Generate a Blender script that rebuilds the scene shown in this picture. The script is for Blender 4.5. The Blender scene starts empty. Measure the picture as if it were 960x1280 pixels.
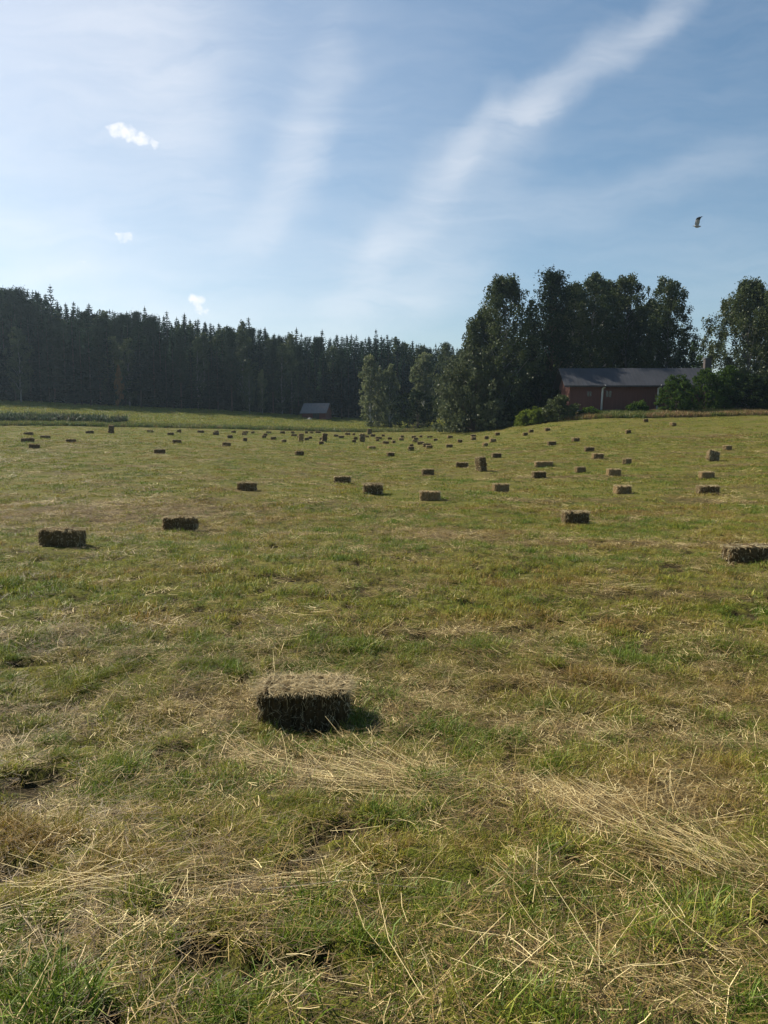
import bpy, math
import numpy as np
from mathutils import Vector, Matrix

R = math.radians
rng = np.random.default_rng(7)
scene = bpy.context.scene
COL = scene.collection

# ------------------------------------------------------------------ camera maths
F = 924.0 / 960.0                    # focal length in picture widths
PITCH = math.atan(100 / 924)
cp, sp = math.cos(PITCH), math.sin(PITCH)


def ray(x, y):
    """pixel of the 960x1280 picture -> (X/Y, Z/Y) of its line of sight"""
    a, b = (x - 480) / 924.0, (640 - y) / 924.0
    d = cp + b * sp
    return a / d, (b * cp - sp) / d


# ------------------------------------------------------------------ terrain
KN = {
    0: [(1280, 2.4), (908, 6.5), (684, 15.5), (664, 20), (612, 31), (585, 43), (566, 57), (553, 70), (543.5, 88), (537, 105), (533, 118), (522, 135), (500, 172), (488, 260)],
    240: [(1280, 2.4), (908, 6.5), (686, 15.5), (664.5, 20), (613, 31), (588, 42), (567, 58), (553, 75), (543.5, 98), (539, 118), (536, 128), (526, 150), (511, 185), (500, 270)],
    480: [(1280, 2.4), (908, 6.5), (690, 15.5), (660, 21), (627, 30), (618, 32), (604, 40), (590, 50), (570, 70), (556, 95), (549, 118), (545, 140), (542, 150), (535, 175), (526, 208), (512, 290)],
    600: [(1280, 2.4), (908, 6.5), (690, 15.5), (660, 21), (618, 32), (598, 42), (575, 58), (558, 80), (549, 100), (544, 118), (540, 126), (535, 142), (528, 170), (515, 250)],
    720: [(1280, 2.4), (908, 6.5), (695, 15.5), (655, 23), (618, 32), (598, 40), (583, 47), (565, 60), (552, 72), (540, 84), (529, 95), (522, 102), (517, 108), (511, 120), (500, 200)],
    960: [(1280, 2.4), (908, 6.5), (704, 15.5), (660, 21), (618, 31), (598, 37), (577, 46), (563, 57), (545, 72), (532, 85), (522, 95), (516, 103), (512, 110), (507, 125), (498, 200)],
}
LY = np.linspace(math.log(0.8), math.log(1600), 420)
TT = np.linspace(-1.4, 1.4, 281)
cols, tk = [], []
for x, prof in sorted(KN.items()):
    ys = np.array([p[1] for p in prof])
    zs = np.array([ray(480, p[0])[1] * p[1] for p in prof])
    ys = np.concatenate([[0.8], ys, [ys[-1] * 1.8, 1600]])
    zs = np.concatenate([[zs[0] + 0.08], zs, [zs[-1] + 5, zs[-1] + 9]])
    cols.append(np.interp(LY, np.log(ys), zs))
    tk.append(ray(x, 560)[0])
cols = np.array(cols)
ZT = np.array([np.interp(TT, tk, cols[:, i]) for i in range(len(LY))]).T       # [t, ly]


def blur(a, s, axis):
    k = np.exp(-0.5 * (np.arange(-3 * s, 3 * s + 1) / s) ** 2)
    k /= k.sum()
    pad = [(0, 0), (0, 0)]
    pad[axis] = (3 * s, 3 * s)
    b = np.pad(a, pad, mode='edge')
    return np.apply_along_axis(lambda v: np.convolve(v, k, 'valid'), axis, b)


ZT = blur(blur(ZT, 3, 1), 4, 0)


def hash2(ix, iy, seed):
    h = (ix.astype(np.int64) * 374761393 + iy.astype(np.int64) * 668265263 + seed * 974711) & 0x7fffffff
    h = ((h ^ (h >> 13)) * 1274126177) & 0x7fffffff
    return ((h ^ (h >> 16)) & 0xffff) / 65535.0


def vn(x, y, seed=0):
    x, y = np.asarray(x, float), np.asarray(y, float)
    ix, iy = np.floor(x), np.floor(y)
    fx, fy = x - ix, y - iy
    fx, fy = fx * fx * (3 - 2 * fx), fy * fy * (3 - 2 * fy)
    a, b = hash2(ix, iy, seed), hash2(ix + 1, iy, seed)
    c, d = hash2(ix, iy + 1, seed), hash2(ix + 1, iy + 1, seed)
    return (a * (1 - fx) + b * fx) * (1 - fy) + (c * (1 - fx) + d * fx) * fy


def fbm(x, y, seed=0, o=4):
    s, amp, tot = 0, 1.0, 0
    for i in range(o):
        s = s + amp * vn(np.asarray(x) * 2 ** i + 17 * i, np.asarray(y) * 2 ** i - 9 * i, seed + i)
        tot += amp
        amp *= 0.55
    return s / tot


def zbase(X, Y):
    X, Y = np.asarray(X, float), np.asarray(Y, float)
    yy = np.clip(Y, 2.4, 1590)
    t = np.clip(X / yy, -1.39, 1.39)
    fi = (np.log(yy) - LY[0]) / (LY[1] - LY[0])
    ft = (t - TT[0]) / (TT[1] - TT[0])
    i = np.clip(fi.astype(int), 0, len(LY) - 2)
    j = np.clip(ft.astype(int), 0, len(TT) - 2)
    u, v = fi - i, ft - j
    return (ZT[j, i] * (1 - u) + ZT[j, i + 1] * u) * (1 - v) + (ZT[j + 1, i] * (1 - u) + ZT[j + 1, i + 1] * u) * v


def pits(X, Y):
    """hollows between the tufts: bare earth, gap shade put into its colour (0..1), near the camera only"""
    X, Y = np.asarray(X, float), np.asarray(Y, float)
    f = fbm(X * 4.0 + 50, Y * 4.0 + 50, 501, 3)
    return .9 * np.clip((.375 - f) * 14, 0, 1) * np.clip((34 - Y) / 14, 0, 1)


def zg(X, Y):
    X, Y = np.asarray(X, float), np.asarray(Y, float)
    near = np.clip((40 - Y) / 30, 0, 1)
    b = (fbm(X * 3.4, Y * 3.4, 5, 3) - 0.5) * 0.15 * near
    b = b + (fbm(X * 0.5, Y * 0.5, 9, 2) - 0.5) * 0.16 - .09 * pits(X, Y)
    return zbase(X, Y) + b


def hit(x, y):
    """where the line of sight through a pixel meets the ground"""
    t, s = ray(x, y)
    Y = np.exp(np.linspace(math.log(2.0), math.log(400), 6000))
    d = zbase(t * Y, Y) - s * Y
    k = int(np.argmax(d >= 0)) if (d >= 0).any() else int(np.argmax(d))
    return t * Y[k], Y[k]


# edge of the mown field (distance along each column)
EDGE_X = [-600, 0, 240, 400, 480, 560, 600, 640, 680, 720, 800, 960, 1500]
EDGE_Y = [118, 117, 127, 140, 149, 138, 126, 116, 108, 102, 99, 99, 99]
EDGE_T = [ray(x, 540)[0] for x in EDGE_X]


def edge(X, Y):
    return np.interp(np.asarray(X) / np.maximum(Y, 2.0), EDGE_T, EDGE_Y)


# straw cover: streaks of left-behind hay across the field
PATCH = [  # px centre x, y, half-width px, half-height px, strength
    (800, 1040, 300, 55, .9), (150, 1130, 230, 60, .28), (160, 640, 190, 22, .9), (560, 668, 120, 10, .8), (640, 790, 170, 18, .6), (900, 545, 130, 4, .7),
    (330, 650, 60, 9, .5), (420, 690, 200, 8, .4), (120, 700, 110, 6, .5), (640, 840, 200, 16, .5), (830, 740, 130, 9, .5), (430, 985, 120, 22, .5),
    (60, 800, 140, 14, .5), (820, 640, 60, 8, .5), (330, 760, 120, 10, .5), (830, 850, 180, 12, .45), (420, 630, 90, 7, .45), (60, 1010, 120, 20, .35),
]
PW = []
for (x, y, w, h, s) in PATCH:
    X, Y = hit(x, y)
    Y2 = hit(x, min(1275, y + h))[1]
    Y1 = hit(x, y - h)[1]
    PW.append((X, Y, w / 924 * Y, max(abs(Y1 - Y2) / 2, 0.2), s))


def straw(X, Y):
    X, Y = np.asarray(X, float), np.asarray(Y, float)
    wx = X + (fbm(X * .5, Y * .5, 31, 3) - .5) * 2.2
    wy = Y + (fbm(X * .5, Y * .5, 41, 3) - .5) * 1.8
    s = np.clip((fbm(wx * 0.16 + 3, wy * 0.42, 21, 4) - 0.49) * 3.2, 0, 1) * 0.5
    s = np.maximum(s, np.clip((fbm(wx * 1.0, wy * 1.9, 61, 3) - 0.55) * 4, 0, 1) * 0.5)
    row = np.abs(np.sin(np.pi * (wy * .96 + wx * .16 + 1.5) / 5.6)) ** 9
    s = np.maximum(s * .8, row * np.clip((fbm(X * .22, Y * .5, 131, 3) - .36) * 3, 0, 1) * .75)
    for (cx, cy, w, h, a) in PW:
        q = ((wx - cx) / w) ** 2 + ((wy - cy) / h) ** 2
        s = np.maximum(s, a * np.exp(-q * 1.2) * (0.5 + 0.9 * fbm(X * 1.5, Y * 2.5, 77, 3)))
    return np.clip(s, 0, 1)


# ------------------------------------------------------------------ mesh helpers
def link(o, parent=None):
    COL.objects.link(o)
    if parent is not None:
        o.parent = parent
    return o


def mesh(name, v, f, m, smooth=False):
    me = bpy.data.meshes.new(name)
    v = np.asarray(v, float)
    if isinstance(f, np.ndarray):
        n, k = f.shape
        me.vertices.add(len(v))
        me.vertices.foreach_set('co', v.ravel())
        me.loops.add(n * k)
        me.loops.foreach_set('vertex_index', f.ravel().astype(np.int32))
        me.polygons.add(n)
        me.polygons.foreach_set('loop_start', np.arange(0, n * k, k, dtype=np.int32))
        me.update(calc_edges=True)
    else:
        me.from_pydata(v.tolist(), [], f)
    for mm in (m if isinstance(m, (list, tuple)) else [m]):
        me.materials.append(mm)
    if smooth:
        me.polygons.foreach_set('use_smooth', np.ones(len(me.polygons), bool))
    me.update()
    return me


def obj(name, me, parent=None, loc=None):
    o = bpy.data.objects.new(name, me)
    if loc is not None:
        o.location = loc
    return link(o, parent)


def tag(o, label=None, cat=None, group=None, kind=None):
    for k, v in (('label', label), ('category', cat), ('group', group), ('kind', kind)):
        if v:
            o[k] = v
    return o


def thing(name, label, cat, loc, rz=0, group=None):
    o = bpy.data.objects.new(name, None)
    o.empty_display_size = 0.2
    o.location = loc
    o.rotation_euler = (0, 0, rz)
    link(o)
    return tag(o, label, cat, group)


def copy_tree(o, parent=None):
    c = o.copy()
    link(c)
    c.parent = parent
    for ch in o.children:
        copy_tree(ch, c)
    return c


class MB:
    def __init__(s):
        s.v, s.f = [], []

    def add(s, v, f):
        n = len(s.v)
        s.v += [tuple(p) for p in v]
        s.f += [tuple(i + n for i in q) for q in f]

    def box(s, c, size, rot=None):
        hx, hy, hz = (q / 2 for q in size)
        pts = [Vector((x, y, z)) for x in (-hx, hx) for y in (-hy, hy) for z in (-hz, hz)]
        if rot is not None:
            pts = [rot @ p for p in pts]
        c = Vector(c)
        s.add([p + c for p in pts], [(0, 1, 3, 2), (4, 6, 7, 5), (0, 4, 5, 1), (2, 3, 7, 6), (0, 2, 6, 4), (1, 5, 7, 3)])

    def tube(s, pts, rad, k=7, cap=True):
        pts = [Vector(p) for p in pts]
        rings = []
        for i, p in enumerate(pts):
            d = (pts[min(i + 1, len(pts) - 1)] - pts[max(i - 1, 0)]).normalized()
            a = d.cross(Vector((0.31, 0.9, 0.11)))
            if a.length < 1e-3:
                a = d.cross(Vector((1, 0, 0)))
            a.normalize()
            b = d.cross(a)
            rings.append([p + (a * math.cos(2 * math.pi * j / k) + b * math.sin(2 * math.pi * j / k)) * rad[i] for j in range(k)])
        v = [q for r in rings for q in r]
        f = [(i * k + j, i * k + (j + 1) % k, (i + 1) * k + (j + 1) % k, (i + 1) * k + j) for i in range(len(pts) - 1) for j in range(k)]
        if cap:
            f += [tuple(range(k))[::-1], tuple((len(pts) - 1) * k + j for j in range(k))]
        s.add(v, f)

    def mesh(s, name, m, smooth=False):
        return mesh(name, s.v, s.f, m, smooth)


# ------------------------------------------------------------------ materials
class NT:
    def __init__(s, tree):
        s.t = tree
        s.n, s.l = tree.nodes, tree.links

    def new(s, typ, **kw):
        n = s.n.new(typ)
        ins = kw.pop('ins', {})
        for k, v in kw.items():
            setattr(n, k, v)
        for k, v in ins.items():
            sock = n.inputs[k]
            if isinstance(v, bpy.types.NodeSocket):
                s.l.new(v, sock)
            else:
                sock.default_value = v
        return n

    def math(s, op, a, b=0.0, clamp=False):
        return s.new('ShaderNodeMath', operation=op, use_clamp=clamp, ins={0: a, 1: b}).outputs[0]

    def mix(s, f, a, b):
        n = s.new('ShaderNodeMix', data_type='RGBA', ins={'Factor': f})
        for i, v in ((6, a), (7, b)):
            if isinstance(v, bpy.types.NodeSocket):
                s.l.new(v, n.inputs[i])
            else:
                n.inputs[i].default_value = (*v, 1)
        return n.outputs[2]

    def noise(s, scale, vec=None, detail=3, rough=.55, dist=0):
        ins = {'Scale': scale, 'Detail': detail, 'Roughness': rough, 'Distortion': dist}
        if vec is not None:
            ins['Vector'] = vec
        return s.new('ShaderNodeTexNoise', ins=ins).outputs['Fac']

    def ramp(s, fac, lo, hi):
        return s.new('ShaderNodeMapRange', clamp=True, ins={'Value': fac, 'From Min': lo, 'From Max': hi}).outputs[0]


def new_mat(name):
    m = bpy.data.materials.new(name)
    m.use_nodes = True
    m.node_tree.nodes.clear()
    t = NT(m.node_tree)
    out = t.new('ShaderNodeOutputMaterial')
    return m, t, out


def surf_mat(name, c1, c2, scale=3, rough=.85, stretch=(1, 1, 1), bump=0.0, spec=.3, metal=0, c3=None, bumpscale=None):
    m, t, out = new_mat(name)
    co = t.new('ShaderNodeTexCoord').outputs['Object']
    mp = t.new('ShaderNodeMapping', ins={'Vector': co, 'Scale': stretch}).outputs[0]
    n = t.noise(scale, mp, 5, .6)
    c = t.mix(t.ramp(n, .3, .7), c1, c2)
    if c3:
        c = t.mix(t.ramp(t.noise(scale * .23, co, 4), .5, .68), c, c3)
    b = t.new('ShaderNodeBsdfPrincipled', ins={'Base Color': c, 'Roughness': rough, 'Specular IOR Level': spec, 'Metallic': metal})
    if bump:
        bn = t.new('ShaderNodeBump', ins={'Height': t.noise(bumpscale or scale * 2, mp, 4), 'Strength': bump, 'Distance': .05})
        t.l.new(bn.outputs[0], b.inputs['Normal'])
    t.l.new(b.outputs[0], out.inputs[0])
    return m


def leaf_mat(name, c1, c2, trans=.3, c3=None, per_obj=.5, gloss=.0):
    """foliage: colour varies per leaf and per tree; some light comes through"""
    m, t, out = new_mat(name)
    isl = t.new('ShaderNodeNewGeometry').outputs['Random Per Island']
    oi = t.new('ShaderNodeObjectInfo').outputs['Random']
    f = t.math('ADD', t.math('MULTIPLY', isl, 1 - per_obj), t.math('MULTIPLY', oi, per_obj))
    c = t.mix(f, c1, c2)
    if c3:
        c = t.mix(t.ramp(isl, .82, .86), c, c3)
    d = t.new('ShaderNodeBsdfDiffuse', ins={'Color': c})
    tr = t.new('ShaderNodeBsdfTranslucent', ins={'Color': c})
    mx = t.new('ShaderNodeMixShader', ins={0: trans, 1: d.outputs[0], 2: tr.outputs[0]})
    last = mx.outputs[0]
    if gloss:
        g = t.new('ShaderNodeBsdfGlossy', ins={'Color': (1, 1, 1, 1), 'Roughness': .45})
        last = t.new('ShaderNodeMixShader', ins={0: gloss, 1: last, 2: g.outputs[0]}).outputs[0]
    t.l.new(last, out.inputs[0])
    return m


def grass_mat(name, green, yellow, brown, trans=.35):
    """blades: the instance's own tint decides between fresh, yellowing and dry"""
    m, t, out = new_mat(name)
    isl = t.new('ShaderNodeNewGeometry').outputs['Random Per Island']
    tint = t.new('ShaderNodeAttribute', attribute_type='INSTANCER', attribute_name='tint').outputs['Fac']
    f = t.math('ADD', tint, t.math('MULTIPLY', t.math('SUBTRACT', isl, .5), .55), True)
    c = t.mix(t.ramp(f, .1, .5), green, yellow)
    c = t.mix(t.ramp(f, .5, .9), c, brown)
    v = t.new('ShaderNodeHueSaturation', ins={'Color': c, 'Value': t.math('ADD', t.math('MULTIPLY', t.math('FRACT', t.math('MULTIPLY', isl, 7.31)), 1.15), .42)}).outputs[0]
    d = t.new('ShaderNodeBsdfPrincipled', ins={'Base Color': v, 'Roughness': .55, 'Specular IOR Level': .25})
    tr = t.new('ShaderNodeBsdfTranslucent', ins={'Color': v})
    mx = t.new('ShaderNodeMixShader', ins={0: trans, 1: d.outputs[0], 2: tr.outputs[0]})
    t.l.new(mx.outputs[0], out.inputs[0])
    return m


M = {}
M['grass'] = grass_mat('grass_blades', (.092, .142, .012), (.240, .225, .028), (.235, .15, .046), .28)
M['straw'] = grass_mat('straw_stalks', (.075, .048, .018), (.25, .17, .058), (.61, .50, .255), .12)
M['weed'] = grass_mat('tall_grass', (.06, .10, .02), (.16, .15, .04), (.24, .14, .075), .3)
M['reed'] = grass_mat('ditch_weeds', (.035, .06, .02), (.08, .095, .04), (.16, .11, .06), .2)
M['spruce'] = leaf_mat('spruce_needles', (.012, .026, .014), (.028, .052, .024), .08, per_obj=.6)
M['pine'] = leaf_mat('pine_needles', (.016, .028, .014), (.040, .056, .024), .1, per_obj=.3)
M['birch'] = leaf_mat('birch_leaves', (.030, .050, .016), (.080, .095, .034), .25, per_obj=.35, gloss=.012)
M['willow'] = leaf_mat('willow_leaves', (.070, .10, .038), (.18, .19, .09), .42, per_obj=.2, gloss=.015)
M['sallow'] = leaf_mat('sallow_leaves', (.040, .060, .026), (.105, .118, .056), .3, per_obj=.2, gloss=.012)
M['alder'] = leaf_mat('alder_leaves', (.012, .022, .008), (.035, .050, .018), .12, per_obj=.2)
M['bush'] = leaf_mat('bush_leaves', (.028, .055, .012), (.075, .115, .022), .3, per_obj=.35)
M['bright'] = leaf_mat('bright_bush_leaves', (.06, .10, .015), (.15, .18, .03), .35, per_obj=.2)
M['sunglow'] = leaf_mat('sunglow_leaves', (.16, .08, .03), (.26, .16, .06), .35, per_obj=.2)  # orange sunlight of a forest gap put into the leaf colour
M['bark'] = surf_mat('bark', (.05, .038, .028), (.10, .075, .055), 4, .95, (1, 1, .3), .5)
M['pinebark'] = surf_mat('pine_bark', (.05, .034, .024), (.10, .065, .042), 4, .95, (1, 1, .3), .5)
M['greybark'] = surf_mat('grey_birch_bark', (.16, .15, .14), (.26, .25, .23), 2, .85, (1, 1, 2), .2, c3=(.05, .045, .04))
M['birchbark'] = surf_mat('birch_bark', (.45, .43, .40), (.58, .56, .52), 2, .8, (1, 1, 2), .2, c3=(.07, .06, .055))


def ground_mat():
    m, t, out = new_mat('mown_field')
    co = t.new('ShaderNodeTexCoord').outputs['Object']
    st = t.new('ShaderNodeAttribute', attribute_name='straw').outputs['Fac']
    zone = t.new('ShaderNodeAttribute', attribute_name='mown').outputs['Fac']
    n1 = t.noise(1.1, co, 6, .65)
    n2 = t.noise(9, co, 5, .7)
    n3 = t.noise(55, co, 3, .7)
    n4 = t.noise(.13, co, 4, .6)
    fine = t.math('ADD', t.math('MULTIPLY', n2, .5), t.math('MULTIPLY', n3, .5))
    green = t.mix(t.ramp(n1, .35, .65), (.070, .088, .008), (.155, .148, .020))
    green = t.mix(t.ramp(n4, .4, .65), green, (.16, .14, .032))
    soil_shade = t.mix(t.ramp(fine, .4, .62), (.012, .009, .005), (.075, .054, .025))
    g = t.mix(t.ramp(fine, .38, .55), soil_shade, green)
    hay = t.mix(t.ramp(fine, .40, .64), (.030, .021, .010), (.20, .145, .058))  # thatch colour lowered for the shade among its layers
    f = t.math('ADD', st, t.math('MULTIPLY', t.math('SUBTRACT', n2, .5), .5), True)
    c = t.mix(t.ramp(f, .15, .8), g, hay)
    meadow = t.mix(t.ramp(t.noise(.25, co, 5, .7), .35, .65), (.075, .10, .020), (.13, .14, .034))
    meadow = t.mix(t.ramp(n2, .3, .75), meadow, (.12, .12, .04))
    c = t.mix(zone, meadow, c)
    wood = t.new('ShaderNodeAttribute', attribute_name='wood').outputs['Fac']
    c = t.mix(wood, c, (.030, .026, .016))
    c = t.mix(t.new('ShaderNodeAttribute', attribute_name='soil_shade').outputs['Fac'], c, t.mix(t.ramp(n3, .4, .65), (.014, .010, .007), (.055, .040, .022)))  # bare earth in the hollows, shade of the gaps included in its colour
    b = t.new('ShaderNodeBsdfPrincipled', ins={'Base Color': c, 'Roughness': .95, 'Specular IOR Level': .1})
    h = t.math('ADD', t.math('MULTIPLY', n2, 1.0), t.math('MULTIPLY', n3, .35))
    bn = t.new('ShaderNodeBump', ins={'Height': h, 'Strength': .9, 'Distance': .06})
    t.l.new(bn.outputs[0], b.inputs['Normal'])
    t.l.new(b.outputs[0], out.inputs[0])
    return m


# ------------------------------------------------------------------ ground sheet
FOREST_X = [-700, 0, 100, 200, 300, 400, 480, 560, 620]
FOREST_Y = [160, 170, 174, 180, 190, 203, 208, 212, 216]
FOREST_T = [ray(x, 515)[0] for x in FOREST_X]
rowsY = np.concatenate([np.linspace(-60, -2, 16), np.linspace(-1, 1.8, 12), np.exp(np.linspace(math.log(2.0), math.log(1550), 620))])
tau = np.linspace(-1, 1, 321)
tau = np.sign(tau) * np.abs(tau) ** 1.25
YY = np.repeat(rowsY[:, None], len(tau), 1)
W = np.where(rowsY > 0, .85 * rowsY + 5, 60 * np.clip(-rowsY / 60, 0, 1) + 5)
XX = W[:, None] * tau[None, :]
ZZ = zg(XX, YY)
nr, nc = XX.shape
idx = np.arange(nr * nc).reshape(nr, nc)
q = np.stack([idx[:-1, :-1], idx[:-1, 1:], idx[1:, 1:], idx[1:, :-1]], -1).reshape(-1, 4)
me = mesh('ground', np.stack([XX, YY, ZZ], -1).reshape(-1, 3), q, ground_mat(), True)
e = edge(XX, YY)
mown = np.clip((e + (fbm(XX * .3, YY * .3, 3) - .5) * 3 - YY) / 1.2 + .5, 0, 1)
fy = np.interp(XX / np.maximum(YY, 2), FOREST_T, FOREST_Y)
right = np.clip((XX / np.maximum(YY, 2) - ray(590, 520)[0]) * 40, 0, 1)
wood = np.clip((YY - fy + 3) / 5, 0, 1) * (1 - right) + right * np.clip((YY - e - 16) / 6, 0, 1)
for nm, arr in (('straw', straw(XX, YY)), ('mown', mown), ('wood', wood), ('soil_shade', pits(XX, YY))):
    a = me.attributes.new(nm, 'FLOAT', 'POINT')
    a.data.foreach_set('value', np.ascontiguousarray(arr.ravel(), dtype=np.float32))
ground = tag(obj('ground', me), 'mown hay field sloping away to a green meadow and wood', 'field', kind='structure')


# ------------------------------------------------------------------ blades and stalks
def blades(n, rad, ln, wd, lean, curl, r, z0=0.0, lying=False, comb=0.0):
    """n tapering blades round the origin: one quad and one tip triangle each, written as two quads"""
    a = r.uniform(0, 2 * np.pi, n)
    rr = rad * np.sqrt(r.uniform(0, 1, n))
    bx, by = rr * np.cos(a), rr * np.sin(a)
    L = r.uniform(ln[0], ln[1], n)
    w = r.uniform(wd[0], wd[1], n)
    az = r.uniform(0, 2 * np.pi, n) if not comb else r.normal(size=n) * comb + np.pi * r.integers(0, 2, n)
    th = r.uniform(lean[0], lean[1], n)          # from vertical
    d1 = np.stack([np.sin(th) * np.cos(az), np.sin(th) * np.sin(az), np.cos(th)], 1)
    th2 = th + r.uniform(curl[0], curl[1], n)
    az2 = az + r.uniform(-.3, .3, n)
    d2 = np.stack([np.sin(th2) * np.cos(az2), np.sin(th2) * np.sin(az2), np.cos(th2)], 1)
    sa = az + np.pi / 2 + r.uniform(-.9, .9, n)
    side = np.stack([np.cos(sa), np.sin(sa), r.uniform(-.2, .2, n)], 1)
    zz = r.uniform(0, 1, n) * z0
    p0 = np.stack([bx, by, zz], 1)
    p1 = p0 + d1 * (L * .55)[:, None]
    p2 = p1 + d2 * (L * .45)[:, None]
    s = side * (w / 2)[:, None]
    k = .25 if not lying else .8
    v = np.stack([p0 - s, p0 + s, p1 - s * .85, p1 + s * .85, p2 - s * k, p2 + s * k], 1).reshape(-1, 3)
    b = np.arange(n) * 6
    f = np.concatenate([np.stack([b, b + 1, b + 3, b + 2], 1), np.stack([b + 2, b + 3, b + 5, b + 4], 1)])
    return v, f


def proto(name, v, f, m):
    o = bpy.data.objects.new(name, mesh(name, v, f, m))
    return o


def scatter(name, protos, P, rot, scl, pick, tint, label, cat):
    """one object: a cloud of points, each carrying one of the given clumps"""
    me = bpy.data.meshes.new(name)
    me.vertices.add(len(P))
    me.vertices.foreach_set('co', np.ascontiguousarray(P, dtype=np.float32).ravel())
    for nm, typ, key, arr in (('rot', 'FLOAT_VECTOR', 'vector', rot), ('scl', 'FLOAT', 'value', scl), ('tint', 'FLOAT', 'value', tint)):
        a = me.attributes.new(nm, typ, 'POINT')
        a.data.foreach_set(key, np.ascontiguousarray(arr, dtype=np.float32).ravel())
    a = me.attributes.new('pick', 'INT', 'POINT')
    a.data.foreach_set('value', np.ascontiguousarray(pick, dtype=np.int32))
    o = tag(obj(name, me), label, cat, kind='stuff')
    g = bpy.data.node_groups.new(name + '_clumps', 'GeometryNodeTree')
    g.interface.new_socket('Geometry', in_out='INPUT', socket_type='NodeSocketGeometry')
    g.interface.new_socket('Geometry', in_out='OUTPUT', socket_type='NodeSocketGeometry')
    t = NT(g)
    gi, go = t.new('NodeGroupInput'), t.new('NodeGroupOutput')
    join = t.new('GeometryNodeJoinGeometry')
    for p in reversed(protos):
        oi = t.new('GeometryNodeObjectInfo', transform_space='ORIGINAL')
        oi.inputs['Object'].default_value = p
        oi.inputs['As Instance'].default_value = False
        ti = t.new('GeometryNodeGeometryToInstance')
        t.l.new(oi.outputs['Geometry'], ti.inputs[0])
        t.l.new(ti.outputs[0], join.inputs[0])
    ip = t.new('GeometryNodeInstanceOnPoints')
    ip.inputs['Pick Instance'].default_value = True
    t.l.new(gi.outputs[0], ip.inputs['Points'])
    t.l.new(join.outputs[0], ip.inputs['Instance'])
    for nm, dt, sock in (('pick', 'INT', 'Instance Index'), ('rot', 'FLOAT_VECTOR', 'Rotation'), ('scl', 'FLOAT', 'Scale')):
        na = t.new('GeometryNodeInputNamedAttribute', data_type=dt)
        na.inputs['Name'].default_value = nm
        outp = na.outputs['Attribute']
        if nm == 'rot':
            er = t.new('FunctionNodeEulerToRotation')
            t.l.new(outp, er.inputs[0])
            outp = er.outputs[0]
        t.l.new(outp, ip.inputs[sock])
    t.l.new(ip.outputs[0], go.inputs[0])
    md = o.modifiers.new('clumps', 'NODES')
    md.node_group = g
    return o


BALE_SPOTS = []          # filled below, before the grass is sown: (x, y, radius)


def sow(n, y0, y1, pw=1.0, tmax=.62):
    u = rng.uniform(0, 1, n)
    Y = (y0 ** (1 + pw) + u * (y1 ** (1 + pw) - y0 ** (1 + pw))) ** (1 / (1 + pw))
    X = rng.uniform(-tmax, tmax, n) * Y + rng.uniform(-.4, .4, n)
    keep = Y < edge(X, Y) - .3
    return X[keep], Y[keep]


def clear_of_bales(X, Y, s=1.0):
    k = np.ones(len(X), bool)
    for bx, by, br in BALE_SPOTS:
        k &= (X - bx) ** 2 + (Y - by) ** 2 > (br * s) ** 2
    return k


# ------------------------------------------------------------------ hay bales
def bale_core(L, H, D, nx, ny, nz, seed, flakes=9, rough=.02, sq=7):
    """a strapped block of pressed hay: rounded, ridged flake by flake, lumpy"""
    r = np.random.default_rng(seed)
    V, Fc, off = [], [], 0

    def face(n1, n2, fn):
        nonlocal off
        a, b = np.meshgrid(np.linspace(-1, 1, n1 + 1), np.linspace(-1, 1, n2 + 1), indexing='ij')
        V.append(fn(a.ravel(), b.ravel()))
        i = np.arange((n1 + 1) * (n2 + 1)).reshape(n1 + 1, n2 + 1) + off
        Fc.append(np.stack([i[:-1, :-1], i[1:, :-1], i[1:, 1:], i[:-1, 1:]], -1).reshape(-1, 4))
        off += (n1 + 1) * (n2 + 1)
    o = np.ones_like
    face(nx, nz, lambda a, b: np.stack([a, -o(a), b], 1))
    face(nx, nz, lambda a, b: np.stack([-a, o(a), b], 1))
    face(nx, ny, lambda a, b: np.stack([a, b, o(a)], 1))
    face(nx, ny, lambda a, b: np.stack([a, -b, -o(a)], 1))
    face(ny, nz, lambda a, b: np.stack([o(a), a, b], 1))
    face(ny, nz, lambda a, b: np.stack([-o(a), -a, b], 1))
    v, f = np.concatenate(V), np.concatenate(Fc)
    key = np.round(v * 1e4).astype(np.int64)
    _, first, inv = np.unique(key, axis=0, return_index=True, return_inverse=True)
    v, f = v[first], inv.ravel()[f]
    nrm = np.sign(v) * (np.abs(v) > .999)
    c = v / np.maximum(1, (np.abs(v) ** sq).sum(1) ** (1 / sq))[:, None]      # soften the corners
    p = c * np.array([L / 2, D / 2, H / 2])
    ph = r.uniform(0, 1)
    cell = v[:, 0] * flakes / 2 + ph + .25 * (fbm(v[:, 1] * 2 + 5, v[:, 2] * 2, seed, 2) - .5)
    ridge = np.abs(np.sin(np.pi * cell)) ** .6
    stepv = (hash2(np.floor(cell), np.zeros(len(v)), seed) - .5)
    side = (np.abs(v[:, 0]) < .99)[:, None]
    amp = (ridge - .75) * rough * .9 + stepv * rough * .8
    n2 = fbm(p[:, 0] * 16 + p[:, 1] * 9 + 40, p[:, 2] * 16 + p[:, 1] * 13 + 40, seed + 3, 4) - .5
    nn = nrm / np.maximum(1e-6, np.linalg.norm(nrm, axis=1))[:, None]
    p = p + nn * (amp[:, None] * side + (n2 * rough * 2.2)[:, None])
    p[:, 2] += fbm(v[:, 0] * 1.5 + 9, v[:, 1] * 1.5, seed + 8, 2) * .05 * H * (v[:, 2] > 0)
    p[:, 2] += H / 2
    return p, f


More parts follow.
